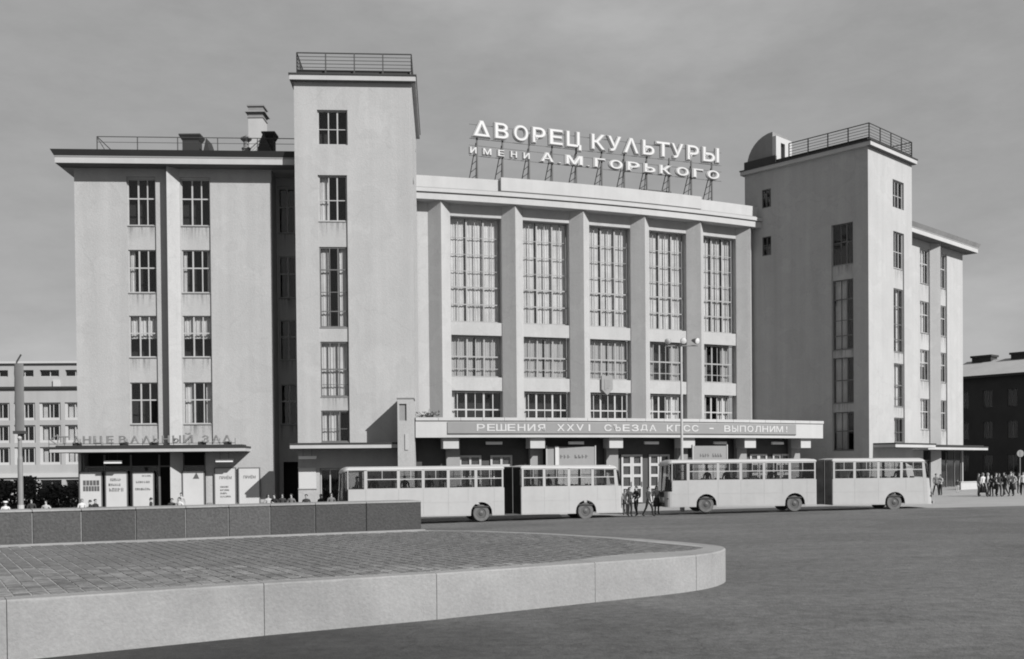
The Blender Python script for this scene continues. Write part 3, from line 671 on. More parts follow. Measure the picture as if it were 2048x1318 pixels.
# slogan banner on the main canopy
BN = empty('slogan_banner', (0, 0, 0), 0, 'grey cloth banner with pale slogan lettering along the main canopy', 'banner')
t0, t1 = t_at_px(895, .05, 5.9, **CK), t_at_px(1592, .05, 5.9, **CK)
MB().sweep(frames(t0, t1, 24, **CK), [(.06, 5.5), (.02, 5.5), (.02, 6.3), (.06, 6.3)]).build('banner_cloth', M['banner'], BN)
MB().sweep(frames(t0, t1, 24, **CK), [(.07, 5.44), (.01, 5.44), (.01, 5.498), (.07, 5.498)]).build('banner_batten', M['rail'], BN)
txt = 'РЕШЕНИЯ XXVI СЪЕЗДА КПСС - ВЫПОЛНИМ!'
ta, tb = t_at_px(951, .06, 5.9, **CK), t_at_px(1580, .06, 5.9, **CK)
for k, ch in enumerate(txt):
    if ch == ' ': continue
    t = ta+(tb-ta)*(k+.5)/len(txt); p, nr = arc(t, .07, **CK); F = Fac(p, nr)
    w = {'I': .14, '!': .14, '-': .4, 'Ш': .78, 'М': .72}.get(ch, .6)
    h0, h1 = (5.85, 5.95) if ch == '-' else (5.65, 6.15)
    me = letter_mesh(ch, w, h1-h0, .02, .015); me.materials.append(M['letter']); link('letter', me, None, BN, F.w(0, 0, h0), F.rz)
# emblem board on the centre bay
F, a, c = BAYS[2]; x0, z0 = F.px(1204, 790, -.2); x1, z1 = F.px(1226, 752, -.2); w = x1-x0
EB = empty('emblem_board', F.w((x0+x1)/2, -.1, 0), F.rz, 'small pale shield board fixed over the middle window bay', 'emblem')
sh = lambda k: [(-w/2*k, z1), (w/2*k, z1), (w/2*k, z0+.5), (0, z0), (-w/2*k, z0+.5)]
b = MB(); pts = sh(1.); b.add([(x, -.06, z) for x, z in pts]+[(x, .1, z) for x, z in pts], [(0, 1, 2, 3, 4), (9, 8, 7, 6, 5)]+[(i, (i+1) % 5, 5+(i+1) % 5, 5+i) for i in range(5)]); b.build('board', M['shade'], EB)
zc = (z0+z1)/2+.1
b = MB().box(-w*.26, -w*.1, -.09, -.062, zc-.5, zc+.45).box(-w*.1, w*.26, -.09, -.062, zc-.15, zc+.4).box(-w*.1, w*.15, -.09, -.062, zc-.35, zc-.15); b.build('emblem', M['roof'], EB)
# posters beside the dance hall doors
PO = [(160, 945, 203, 1013, 'left hand poster with a dark lettered panel, beside the corner of the left wing'),
      (212, 944, 254, 1014, 'poster with three faint lines of writing, second from the corner of the left wing'),
      (266, 945, 307, 1016, 'poster with two wavy rows of lettering, just left of the dark doorway'),
      (366, 943, 408, 1015, 'nearly blank white poster with a small dark triangle near its top'),
      (430, 937, 471, 1008, 'poster with a heading and four short lines, left half of the framed pair'),
      (478, 937, 519, 1008, 'poster with a heading only, right half of the framed pair beside the tower')]
POS = []
for k, (a, b_, c, d, lab) in enumerate(PO):
    x0, z1 = FL.px(a, b_, 2.15); x1, z0 = FL.px(c, d, 2.15); w = x1-x0
    e = empty('poster', FL.w((x0+x1)/2, 2.15, z0), FL.rz, lab, 'poster', 'posters under the left canopy')
    h = z1-z0; MB().box(-w/2, w/2, 0, .04, 0, h).build('poster_sheet', M['poster'], e)
    fr_ = MB(); t = .07
    for q in (-1, 1): fr_.box(q*(w/2+.005), q*(w/2+t), -.02, .06, -t, h+t)
    fr_.box(-w/2, w/2, -.02, .06, -t, -.004).box(-w/2, w/2, -.02, .06, h+.004, h+t); fr_.build('poster_frame', M['framedark'], e)
    POS.append((e, w, h))
def ink(k, body, x, z, hh, width): 
    e, w, h = POS[k]; text_mb(body, hh, width*w).build('lettering', M['ink'], e, (-w/2+x*w, -.012, z*h))
e, w, h = POS[0]
for zz, n_ in ((.62, 5), (.45, 6)):
    for i in range(n_):
        MB().box(-w/2+w*(.14+.8*i/n_), -w/2+w*(.14+.8*(i+.8)/n_), -.012, -.001, zz*h-.0, zz*h+.36).build('print_block', M['ink'], e)
def scribble(k, x, z, hh, width, n):                         # rows of lettering too small to read
    e, w, h = POS[k]; b = MB(); r = random.Random(k*31+int(z*100)); step = width*w/n
    for i in range(n):
        x0 = -w/2+x*w+i*step; q = r.random()
        b.box(x0, x0+step*.22, -.012, -.002, z*h, z*h+hh)
        if q < .75: b.box(x0+step*.22, x0+step*.7, -.012, -.002, z*h+hh*r.choice((0, .4, .8)), z*h+hh*r.choice((0, .4, .8))+hh*.2)
        if q > .3: b.box(x0+step*.5, x0+step*.7, -.012, -.002, z*h, z*h+hh*r.choice((.55, 1)))
    b.build('lettering', M['ink'], e)
scribble(1, .2, .74, .2, .55, 6); scribble(1, .12, .60, .18, .6, 6); scribble(1, .15, .44, .26, .72, 5)
scribble(2, .15, .70, .16, .7, 7); scribble(2, .1, .5, .16, .78, 8); scribble(2, .45, .88, .12, .48, 6)
ink(4, 'ПРИЁМ', .22, .7, .28, .6); ink(5, 'ПРИЁМ', .22, .72, .28, .6)
for i in range(4): scribble(4, .25, .46-.09*i, .12, (.42, .46, .36, .54)[i], (6, 7, 5, 8)[i])
e, w, h = POS[3]; MB().prism([(-.25, 0), (.2, 0), (.0, .45)], 0, .01).build('print_block', M['ink'], e, (w*.15, -.012, h*.8)).rotation_euler = (math.pi/2, 0, 0)
# white board and strip lights
e = empty('notice_board', FL.w(FL.px(615, 957)[0], -.06, 1.7), FL.rz, 'plain white notice board on the left tower beside its door', 'board')
MB().box(-.6, .6, 0, .05, 0, 1.42).build('board', M['poster'], e); MB().box(-.66, .66, -.01, .055, -.06, -.003).box(-.66, .66, -.01, .055, 1.423, 1.48).build('board_frame', M['frame'], e)
LB = empty('strip_light', (0, 0, 0), 0, 'white strip light under the left canopy above the second poster', 'light', 'strip lights under the canopies')
MB().box(-.6, .6, -.1, .1, 0, .1).build('diffuser', M['lampglass'], LB); MB().box(-.62, .62, -.05, .05, .1, .2).build('housing', M['lampglass'], LB); MB().tube((-.3, 0, .2), (-.3, 0, .7), .015, 4).tube((.3, 0, .2), (.3, 0, .7), .015, 4).build('hanger', M['rail'], LB)
LBL = [('white strip light under the left canopy above the framed pair of posters', FL, FL.px(449, 924, 1.2), 1.2), ('white strip light under the tower canopy above the notice board', FL, FL.px(615, 918, -1), -1)]
x, z = FL.px(226, 927, 1.2); LB.location = FL.w(x, 1.2, z); LB.rotation_euler = (0, 0, FL.rz)
for lab, F, (x, z), y in LBL:
    o = copy_tree(LB); o.location = F.w(x, y, z); o['label'] = lab
for px, lab in ((988, 'strip light under the main canopy left of its second beam end'), (1152, 'strip light under the main canopy above the wide display board'), (1303, 'strip light under the main canopy above the white middle doors'), (1440, 'strip light under the main canopy right of the lamp post'), (1555, 'strip light under the main canopy nearest its right end')):
    t = t_at_px(px, -1.2, 4.7, **CK); p, nr = arc(t, -1.2, **CK); o = copy_tree(LB); o.location = (p.x, p.y, 4.72); o.rotation_euler = (0, 0, math.atan2(nr.x, -nr.y)); o['label'] = lab
# display boards standing under the canopy
def display(px0, px1, ytop, d, lab, post):
    p = at_d(px0, ytop, d); q = at_d(px1, ytop, d); w = q.x-p.x
    e = empty('display_board', (p.x+w/2, d, .25), math.radians(14), lab, 'board'); h = p.z-.25
    MB().box(-w/2, w/2, 0, .08, .7, h).build('board', M['shade'], e); MB().box(-w/2-.08, -w/2, -.04, .1, 0, h+.1).box(w/2, w/2+.08, -.04, .1, 0, h+.1).build('board_post', M['framewhite'], e)
    MB().box(-w*.36, w*.44, -.02, -.002, 1.0, h*.66).build('poster_sheet', M['poster'], e)
    bb = MB(); r = random.Random(int(px0))
    for i in range(9):
        xx = -w*.3+i*w*.075
        if i != 4: bb.box(xx, xx+w*.02, -.014, -.002, h*.80, h*.86).box(xx+w*.02, xx+w*.05, -.014, -.002, h*(.8+.02*r.randint(0, 2)), h*.83)
    bb.build('lettering', M['ink'], e)
    if post is not None: MB().box(post*w-.14, post*w+.14, -.12, -.03, 0, h+.05).build('board_post', M['poster'], e)
display(1092, 1192, 894, 78.0, 'wide display board with white sheet under the canopy, above the first bus', -.3)
display(1384, 1456, 892, 81.2, 'white display board under the canopy just right of the lamp post', None)
# tuft of greenery on the left end of the canopy
b = MB(); c = arc(.03, -1.5, **CK)[0]
for k in range(110):
    a_ = random.uniform(0, 6.28); r_ = random.uniform(0, .8)*(1 if random.random() < .7 else 1.3); z = 6.45+abs(random.gauss(.2, .2)); x, y = c.x+r_*math.cos(a_), c.y+r_*math.sin(a_)*.6
    s_ = random.uniform(.08, .16); d1 = Vector((random.uniform(-1, 1), random.uniform(-1, 1), random.uniform(-1, 1))).normalized()*s_; d2 = d1.orthogonal().normalized()*s_*.6; p = Vector((x, y, z))
    b.add([p-d1, p+d2, p+d1, p-d2], [(0, 1, 2, 3)])
e = empty('shrub', (0, 0, 0), 0, 'small self-sown shrub growing on the left end of the main canopy', 'plant')
b.build('foliage', M['leaf'], e)
b = MB()
for k in range(6): b.tube((c.x, c.y, 6.42), (c.x+random.uniform(-.7, .7), c.y+random.uniform(-.3, .3), 6.9+random.uniform(0, .4)), .02, 4)
b.build('stem', M['leaf'], e)
# ------------------------------------------------------------------ neighbouring buildings
# office block on the far left
FO = Fac((-75, 128), (.03, -1)); OB = empty('office_building', (0, 0, 0), 0, 'pale office block of deep framed square windows at the far left', 'building')
xa = FO.px(2, 800)[0]; pit = FO.px(99.5, 800)[0]-FO.px(48.5, 800)[0]
zt = FO.px(75, 727)[1]; rows = [(FO.px(100, y1)[1], FO.px(100, y0)[1]) for y0, y1 in ((805, 840), (850, 885), (894, 929))]
za0, za1 = FO.px(75, 753)[1], FO.px(75, 740)[1]; zl = FO.px(75, 776)[1]; zg1, zg0 = FO.px(75, 955)[1], FO.px(75, 928)[1]
xc = [FO.px(48.5, 800)[0]+k*pit for k in range(-6, 9)]; X0, X1 = xc[0]-pit/2, xc[-1]+pit/2; hw = pit*.42
b = MB(); hs = [(x-hw, x+hw, *r) for x in xc for r in rows]+[(x-hw*.9, x+hw*.9, za0, za1) for x in xc]+[(x-hw, x+hw, -.3, zg1-.3) for x in xc]
wall(b, X0, X1, -1, zt, 0, hs, .45); FO.build(b, 'wall', M['cityplaster'], OB)
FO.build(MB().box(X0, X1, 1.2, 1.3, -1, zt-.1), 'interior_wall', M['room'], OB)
FO.build(MB().box(X0-.3, X1+.3, -.35, 14, zt, zt+.25), 'roof', M['citytrim'], OB)
FO.build(MB().box(X0, X1, -.3, -.003, zl-.12, zl+.16), 'ledge', M['darkmetal'], OB)
FO.build(MB().box(X0, X1, -.25, -.003, zg1, zg1+.5), 'ledge', M['citytrim'], OB)
for r_ in rows:
    for k, x in enumerate(xc):
        h = r_[1]-r_[0]
        fm = cached('of%d' % int(h*100), lambda: MB().box(-hw, -hw+.28, -.12, .1, 0, h).box(hw-.28, hw, -.12, .1, 0, h).box(-hw+.28, hw-.28, -.12, .1, 0, .3).box(-hw+.28, hw-.28, -.12, .1, h-.16, h).box(-.16, -.06, 0, .1, .3, h-.16).box(.3, .36, 0, .1, .3, h-.16).mesh('window'))
        o = link('window', fm, M['citytrim'], OB, FO.w(x, .3, r_[0]), FO.rz)
        link('pane', cached('op%d' % int(h*100), lambda: MB().box(-hw+.28, hw-.28, .04, .06, .3, h-.16).mesh('pane')), M['glass'], o)
        if (k*7+int(r_[0])) % 3: link('curtain', cached('oc%d%d' % (int(h*100), k % 2), lambda: MB().box(-hw+.3, -hw+.3+(.5 if k % 2 else 1.1), .3, .32, .3, h-.2).mesh('curtain')), M['curtain'], o)
for x in xc:
    o = link('window', cached('oa', lambda: MB().box(-hw*.9, hw*.9, 0, .08, 0, .06).box(-.04, .04, 0, .08, .06, za1-za0).mesh('window')), M['citytrim'], OB, FO.w(x, .3, za0), FO.rz)
    link('pane', cached('oap', lambda: MB().box(-hw*.9, hw*.9, .03, .05, .06, za1-za0).mesh('pane')), M['glass'], o)
    o = link('window', cached('og', lambda: MB().box(-hw, hw, 0, .1, 2.6, 2.75).box(-.06, .06, 0, .1, 0, zg1-.3).mesh('window')), M['framedark'], OB, FO.w(x, .35, 0), FO.rz)
    link('pane', cached('ogp', lambda: MB().box(-hw, hw, .03, .05, 0, zg1-.4).mesh('pane')), M['glass'], o)
xq = FO.px(115, 766)[0]; FO.build(MB().box(xq-.45, xq+.35, -.25, -.003, FO.px(115, 775)[1], FO.px(115, 760)[1]), 'vent_box', M['citytrim'], OB)
# clipped hedge in front of the office block
b = MB(); xa_, xb_ = at_d(-60, 980, 100).x, at_d(158, 980, 100).x
for k in range(4200):
    x = random.uniform(xa_, xb_); y = random.uniform(99, 101.4); z = gz(x)+random.uniform(0, 1)**.7*(2.5+.5*math.sin(x*.9)+.35*math.sin(x*2.3+1))
    s_ = random.uniform(.1, .22); d1 = Vector((random.uniform(-1, 1), random.uniform(-1, 1), random.uniform(-1, 1))).normalized()*s_; d2 = d1.orthogonal().normalized()*s_*.6; q = Vector((x, y, z)); b.add([q-d1, q+d2, q+d1, q-d2], [(0, 1, 2, 3)])
e = empty('hedge', ((xa_+xb_)/2, 100, gz(-30)), 0, 'dark bushy hedge before the ground floor of the office block', 'hedge'); o = b.build('foliage', M['leaf'], e, (-(xa_+xb_)/2, -100, -gz(-30)))
b = MB()
for k in range(14): x = xa_+(xb_-xa_)*(k+.5)/14-(xa_+xb_)/2; b.tube((x, .2, -.2), (x+random.uniform(-.3, .3), .2, 1.6), .05, 5)
b.build('stem', M['leaf'], e)
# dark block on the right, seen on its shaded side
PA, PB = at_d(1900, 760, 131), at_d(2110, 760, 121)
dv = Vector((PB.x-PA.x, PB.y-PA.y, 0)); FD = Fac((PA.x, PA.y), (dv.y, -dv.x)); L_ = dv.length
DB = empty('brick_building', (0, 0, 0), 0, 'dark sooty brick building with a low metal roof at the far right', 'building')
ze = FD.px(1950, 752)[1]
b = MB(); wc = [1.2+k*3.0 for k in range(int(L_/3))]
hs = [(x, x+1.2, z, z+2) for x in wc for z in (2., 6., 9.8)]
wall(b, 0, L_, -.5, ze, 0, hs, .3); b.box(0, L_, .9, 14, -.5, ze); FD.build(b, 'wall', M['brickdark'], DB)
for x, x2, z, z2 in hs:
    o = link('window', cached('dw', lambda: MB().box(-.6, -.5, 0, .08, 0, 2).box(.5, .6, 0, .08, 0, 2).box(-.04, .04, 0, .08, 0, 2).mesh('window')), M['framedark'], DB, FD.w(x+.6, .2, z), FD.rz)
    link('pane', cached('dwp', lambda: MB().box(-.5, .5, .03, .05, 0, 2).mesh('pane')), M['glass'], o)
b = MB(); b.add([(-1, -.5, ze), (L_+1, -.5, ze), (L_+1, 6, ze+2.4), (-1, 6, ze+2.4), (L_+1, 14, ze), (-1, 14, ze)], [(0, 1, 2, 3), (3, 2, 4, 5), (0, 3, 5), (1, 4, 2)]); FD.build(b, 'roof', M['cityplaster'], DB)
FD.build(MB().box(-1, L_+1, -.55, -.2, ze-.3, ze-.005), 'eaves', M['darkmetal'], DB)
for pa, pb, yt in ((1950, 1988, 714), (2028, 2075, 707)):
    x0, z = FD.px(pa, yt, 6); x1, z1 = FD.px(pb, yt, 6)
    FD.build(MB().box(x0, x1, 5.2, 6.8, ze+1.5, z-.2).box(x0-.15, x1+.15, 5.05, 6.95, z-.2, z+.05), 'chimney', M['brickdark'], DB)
# low white parapet at the right wing entrance
p = at_d(1922, 985, 97); q = at_d(1964, 985, 99)
e = empty('parapet_wall', (p.x, p.y, 0), math.atan2(q.y-p.y, q.x-p.x), 'low white parapet wall beside the right wing entrance', 'wall')
MB().box(0, (q-p).length, 0, .5, 0, 1.25).build('wall', M['trim'], e); MB().box(-.05, (q-p).length+.05, -.05, .55, 1.251, 1.33).build('coping', M['trim'], e)
# ------------------------------------------------------------------ raised stone island in the foreground
IS = empty('stone_island', (0, 0, 0), 0, kind='structure')
def P2(x, y): return Vector((x, y, 0))
ZT = .92
outer = [at_z(px, py, ZT) for px, py in ((13,1200),(528,1167),(873,1147),(1190,1125),(1346,1114.5),(1410,1108.5),(1442,1102.5),(1454,1096.5),(1444,1091.5),(1400,1086.5),(1300,1078.5),(1100,1066.5),(960,1061.5),(850,1060),(700,1059))]
d0 = (outer[0]-outer[1]).normalized(); outer = [outer[0]+d0*4.35] + outer; outer = [outer[0]+d0*4.4]+outer
dl = (outer[-1]-outer[-2]).normalized(); outer.append(outer[-1]+dl*14)
def chaikin(pts, n=1, keep=()):
    for _ in range(n):
        o = [pts[0]]
        for a, c in zip(pts, pts[1:]): o += [a*.75+c*.25, a*.25+c*.75]
        pts = o+[pts[-1]]
    return pts
straight = outer[:6]; nose = chaikin(outer[5:13], 2); path = straight+nose[1:]+outer[13:]
path = [Vector((p.x, p.y, 0)) for p in path]
def nrm(i):
    a = path[max(0, i-1)]; c = path[min(len(path)-1, i+1)]; t = (c-a).normalized(); return Vector((t.y, -t.x, 0))   # outward
cum = [0.]
for a, c in zip(path, path[1:]): cum.append(cum[-1]+(c-a).length)
def at_len(s):
    for i in range(len(path)-1):
        if s <= cum[i+1] or i == len(path)-2:
            t = (s-cum[i])/(cum[i+1]-cum[i]); p = path[i]*(1-t)+path[i+1]*t; return p, (nrm(i)*(1-t)+nrm(i+1)*t).normalized()
s_nose0 = cum[6]; s_nose1 = cum[len(straight)+10]; s_tip = (s_nose0+s_nose1)/2
def kw(s): return .46+.80*math.exp(-((s-(s_tip+.2))/2.3)**2)     # the kerb is widest round the nose
joints = [0, cum[1], cum[2], cum[3], cum[4], cum[5]]
s = cum[5]+3.1
while s < cum[-1]-2: joints.append(s); s += 3.2
joints.append(cum[-1])
for a, c in zip(joints, joints[1:]):
    n_ = max(2, int((c-a)/.35)); fr = [at_len(a+.006+(c-a-.012)*i/n_) for i in range(n_+1)]
    b = MB(); vs = []
    for i, (p, n) in enumerate(fr):
        w_ = kw(a+(c-a)*i/n_); g = gz(p.x)-.15
        for o_, z in ((0, g), (random.uniform(-.008, .006), ZT-.03+random.uniform(-.012, .008)), (-.03+random.uniform(-.012, .008), ZT), (-w_, ZT), (-w_, .5)): vs.append((p.x+n.x*o_, p.y+n.y*o_, z))
    fs = [(i*5+j, (i+1)*5+j, (i+1)*5+j+1, i*5+j+1) for i in range(n_) for j in range(4)]+[(0, 1, 2, 3, 4), tuple(n_*5+j for j in (4, 3, 2, 1, 0))]
    b.add(vs, fs); b.build('kerb_stone', M['granite'], IS)
ins = [(lambda p, n, w_: p-n*(w_+.004))(*at_len(s_), kw(s_)) for s_ in [cum[-1]*k/160 for k in range(161)]]
ip = [(p.x, p.y) for p in ins]
b = MB(); k = len(ip); b.add([(x, y, ZT-.001) for x, y in ip], [tuple(range(k))]); b.build('mortar_bed', M['mortar'], IS)
# back wall of dark granite blocks
wb0, wb1 = at_z(0, 1092, ZT), at_z(843, 1060, ZT); wd = (wb1-wb0); wd.z = 0; wl = wd.length; wd.normalize(); FWL = Fac(wb1, (wd.y, -wd.x))
js = [0]+[-(FWL.O-Vector((*at_z(px, 1075, ZT).xy, 0))).dot(FWL.X)*0 + FWL.px(px, 1070)[0] for px in (733, 631, 541, 458, 372, 272, 163, 65)]
step = js[-1]-js[-2]
for k in range(5): js.append(js[-1]+step)
for a, c in zip(js, js[1:]):
    if abs(c-a) < .3: continue
    jt = random.uniform(-.012, .012)
    FWL.build(MB().box(c+.012, a-.012, jt, 1.2, ZT-.3, 1.88), 'wall_block', M['granitedark'], IS, bevel=.012)
FWL.build(MB().box(js[-1], -.01, .04, 1.16, ZT-.3, 1.86), 'wall_core', M['mortar'], IS)
for a, c in zip(js, js[1:]): FWL.build(MB().box(c+.006, a-.006, -.03, 1.24, 1.882, 1.94), 'coping_stone', M['granite'], IS, bevel=.01)
FWL.build(MB().box(js[-1], .03, -.28, -.03, ZT-.1, ZT+.035), 'wall_footing', M['granite'], IS)
FWL.build(MB().box(js[-1], -.4, 1.25, 30, -.3, 1.0).box(0, 0, 0, 0, 0, 0) if False else MB().box(js[-1], -.02, 1.25, 2.2, -.6, 1.5), 'planting_bed', M['mortar'], IS)
# stone setts
def inside(x, y):
    c = False; j = len(ip)-1
    for i in range(len(ip)):
        if (ip[i][1] > y) != (ip[j][1] > y) and x < (ip[j][0]-ip[i][0])*(y-ip[i][1])/(ip[j][1]-ip[i][1])+ip[i][0]: c = not c
        j = i
    return c
kd = Vector((outer[3]-outer[2])); kd.z = 0; kd.normalize(); kn = Vector((-kd.y, kd.x, 0))
SW_, SL_ = .29, .43; cand = []
o0 = Vector((outer[2].x, outer[2].y, 0)); rz = math.atan2(kd.y, kd.x)
for i in range(-37, 58):
    off = (i % 2)*.5+random.uniform(-.1, .1)
    for j in range(-2, 44):
        c = o0+kd*(i*SW_)+kn*((j+off)*SL_)
        cs = [c+kd*a*SW_*.5+kn*q*SL_*.5 for a, q in ((-1, -1), (1, -1), (1, 1), (-1, 1))]
        ins_ = [inside(v.x, v.y) for v in cs]
        if not any(ins_): continue
        if (c-FWL.O).dot(FWL.n) < .75 and (c-FWL.O).dot(FWL.X) < .1: continue
        px, py = px_of((c.x, c.y, ZT))
        if -60 < px < 1500: cand.append((c.y, c, all(ins_)))
cand.sort(key=lambda t: t[0])
def sett(jx, jz):
    a, c = SW_/2-.012, SL_/2-.012
    b = MB(); top = [(-a+.006+jx, -c+.006), (a-.006, -c+.008), (a-.006-jx, c-.006), (-a+.006, c-.007)]
    b.frust([(-a, -c), (a, -c), (a, c), (-a, c)], -.03, top, .006+jz); return b
SM_ = []
for k in range(6): m_ = sett(random.uniform(-.012, .012), random.uniform(0, .004)).mesh('paving_sett'); m_.materials.append(M['sett']); SM_.append(m_)
def cut(c):                                                   # a sett trimmed to the kerb line, as plan points
    a, q = SW_/2-.012, SL_/2-.012; poly = [c+kd*sx*a+kn*sy*q for sx, sy in ((-1, -1), (1, -1), (1, 1), (-1, 1))]
    for k in range(len(ins)-1):
        p0, p1 = ins[k], ins[k+1]; m_ = (p0+p1)/2
        if (Vector((m_.x, m_.y, 0))-c).length > .85: continue
        t = (p1-p0); n_ = Vector((-t.y, t.x, 0)).normalized(); o0_ = Vector((p0.x, p0.y, 0))+n_*.012; out_ = []
        for i in range(len(poly)):
            u_, w_ = poly[i], poly[(i+1) % len(poly)]; du, dw = (u_-o0_).dot(n_), (w_-o0_).dot(n_)
            if du >= 0: out_.append(u_)
            if (du >= 0) != (dw >= 0): out_.append(u_+(w_-u_)*(du/(du-dw)))
        poly = out_
        if len(poly) < 3: return None
    return poly
def cut_mb(mb, c):
    q = cut(c)
    if not q: return False
    m_ = sum(q, Vector((0, 0, 0)))/len(q); s_ = [m_+(v-m_)*.97 for v in q]; mb.frust([(v.x, v.y) for v in q], ZT-.03, [(v.x, v.y) for v in s_], ZT+.007); return True
for k, (_, c, full) in enumerate(cand[:300]):
    if full: link('paving_sett', random.choice(SM_), None, IS, (c.x, c.y, ZT+random.uniform(0, .004)), rz+random.uniform(-.02, .02))
    else:
        b = MB()
        if cut_mb(b, c): b.build('paving_sett', M['sett'], IS)
b = MB()
for _, c, full in cand[300:]:
    if not full: cut_mb(b, c); continue
    q = sett(random.uniform(-.012, .012), random.uniform(0, .004)); dz = random.uniform(0, .004); a = rz+random.uniform(-.03, .03); ca, sa = math.cos(a), math.sin(a)
    b.add([(c.x+x*ca-y*sa, c.y+x*sa+y*ca, ZT+z+dz) for x, y, z in q.v], q.f)
tag(b.build('paving_sett', M['sett'], IS), kind='stuff')
# ------------------------------------------------------------------ articulated buses
def rrect(x0, x1, y0, y1, rc, n=5):                          # plan outline; rc: corner radii at x0 and x1
    pts = []
    for cx, cy, r_, a0 in ((x0+rc[0], y0+rc[0], rc[0], 180), (x1-rc[1], y0+rc[1], rc[1], 270), (x1-rc[1], y1-rc[1], rc[1], 0), (x0+rc[0], y1-rc[0], rc[0], 90)):
        for k in range(n+1):
            a = math.radians(a0+90*k/n); pts.append((cx+r_*math.cos(a), cy+r_*math.sin(a)))
    return pts
ZS, ZW0, ZW1, ZR = .36, 1.93, 2.96, 3.02
def arch_bottom(x, wheels):
    for w in wheels:
        if abs(x-w) < .62: return .5+math.sqrt(max(0, .62**2-(x-w)**2))
    return ZS
def ring(mb, x0, x1, rc, za, zb, t=.04):
    o = rrect(x0, x1, 0, 2.5, rc); i_ = rrect(x0+t, x1-t, t, 2.5-t, (max(.01, rc[0]-t), max(.01, rc[1]-t))); n = len(o)
    vs = [(x, y, z) for z in (za, zb) for x, y in o]+[(x, y, z) for z in (za, zb) for x, y in i_]
    fs = []
    for k in range(n):
        q = (k+1) % n; fs += [(k, q, n+q, n+k), (2*n+q, 2*n+k, 3*n+k, 3*n+q), (n+k, n+q, 3*n+q, 3*n+k), (q, k, 2*n+k, 2*n+q)]
    return mb.add(vs, fs)
def section(root, name, x0, x1, rc, wheels, wins, front):
    b = MB()
    for y, t in ((0, .04), (2.46, .04)):                     # lower side panels with round wheel arches
        xs = sorted({x0+rc[0], x1-rc[1]} | {w+.62*math.cos(math.pi*k/10) for w in wheels for k in range(11) if x0+rc[0] < w+.62*math.cos(math.pi*k/10) < x1-rc[1]})
        for a, c in zip(xs, xs[1:]):
            m_ = (a+c)/2; za = arch_bottom(a, wheels) if any(abs(m_-w) < .62 for w in wheels) else ZS; zc = arch_bottom(c, wheels) if any(abs(m_-w) < .62 for w in wheels) else ZS
            b.add([(a, y, za), (c, y, zc), (c, y, ZW0), (a, y, ZW0), (a, y+t, za), (c, y+t, zc), (c, y+t, ZW0), (a, y+t, ZW0)], [(0, 1, 2, 3), (7, 6, 5, 4), (0, 4, 5, 1), (3, 2, 6, 7)])
    o = rrect(x0, x1, 0, 2.5, rc); n = len(o)
    for k in range(n):                                        # rounded ends
        q = (k+1) % n
        if o[k][0] < x0+rc[0]+1e-6 and o[q][0] < x0+rc[0]+1e-6:
            zt = 1.28 if front else ZW0
            b.add([(*o[k], ZS), (*o[q], ZS), (*o[q], zt), (*o[k], zt)], [(0, 1, 2, 3)])
        elif o[k][0] > x1-rc[1]-1e-6 and o[q][0] > x1-rc[1]-1e-6:
            b.add([(*o[k], ZS), (*o[q], ZS), (*o[q], ZW0), (*o[k], ZW0)], [(0, 1, 2, 3)])
    ring(b, x0, x1, rc, ZW1, ZR)
    for y0, y1 in ((0, .04), (2.46, 2.5)):                    # pillars
        edge = [x0+rc[0]*1.0]+[e for w in wins for e in w]+[x1-rc[1]]
        for a, c in zip(edge[::2], edge[1::2]):
            if c-a > .01: b.box(a, c, y0, y1, ZW0+.001, ZW1-.001)
    body = b.build(name, M['busbody'], root)
    b = MB(); lv = [(0, ZR+.001), (.04, ZR+.06), (.14, ZR+.11), (.42, ZR+.145), (.9, ZR+.16)]
    oo = [rrect(x0+min(d, .5)*.8-.02, x1-min(d, .5)*.8+.02, d-.02, 2.52-d, (max(.05, rc[0]-d*.3), max(.05, rc[1]-d*.3))) for d, z in lv]
    b.add([(x, y, z) for (d, z), q in zip(lv, oo) for x, y in q], [(j*n+k, j*n+(k+1) % n, (j+1)*n+(k+1) % n, (j+1)*n+k) for j in range(len(lv)-1) for k in range(n)]+[tuple(range((len(lv)-1)*n, len(lv)*n)), tuple(range(n))[::-1]])
    b.build('roof', M['busroof'], root)
    b = MB(); b.box(x0+.1, x1-.1, .05, 2.45, .82, .9); b.box(x0+.2, x1-.2, .45, 2.05, .42, .815)
    for w in wheels:
        for y in (.06, 1.72): b.box(w-.7, w+.7, y, y+.72, 1.13, 1.16)
    b.build('floor', M['black'], root)
    for k, (a, c) in enumerate(wins):
        for y in (.02, 2.48):
            drv = front and k == 0
            fr_ = MB(); t = .03; za, zb = ZW0+.002, ZW1-.002; zm = 2.46
            fr_.box(a+.002, a+t, y-.022, y+.022, za, zb).box(c-t, c-.002, y-.022, y+.022, za, zb).box(a+t, c-t, y-.022, y+.022, za, za+t).box(a+t, c-t, y-.022, y+.022, zb-t, zb)
            if not drv: fr_.box(a+t, c-t, y-.026, y+.026, zm-.025, zm+.025).box((a+c)/2-.015, (a+c)/2+.015, y-.018, y+.018, zm+.025, zb-t)
            f_ = fr_.build('window', M['black'] if drv else M['frame'], root)
            if drv: MB().box(a+t, c-t, y-.004, y+.004, za+t, zb-t).build('pane', M['busglass'], f_)
            else:
                MB().box(a+t, c-t, y-.004, y+.004, za+t, zm-.025).build('pane', M['busglass'], f_); MB().box(a+t, c-t, y-.004, y+.004, zm+.025, zb-t).build('pane', M['busglass'], f_)
    return body
TYRE = MB().lathe([(.28, 0), (.44, 0), (.48, .05), (.48, .22), (.44, .27), (.28, .27)], (0, 0, 0), (0, 1, 0), 24, False).mesh('tyre', smooth=False); TYRE.materials.append(M['dusty'])
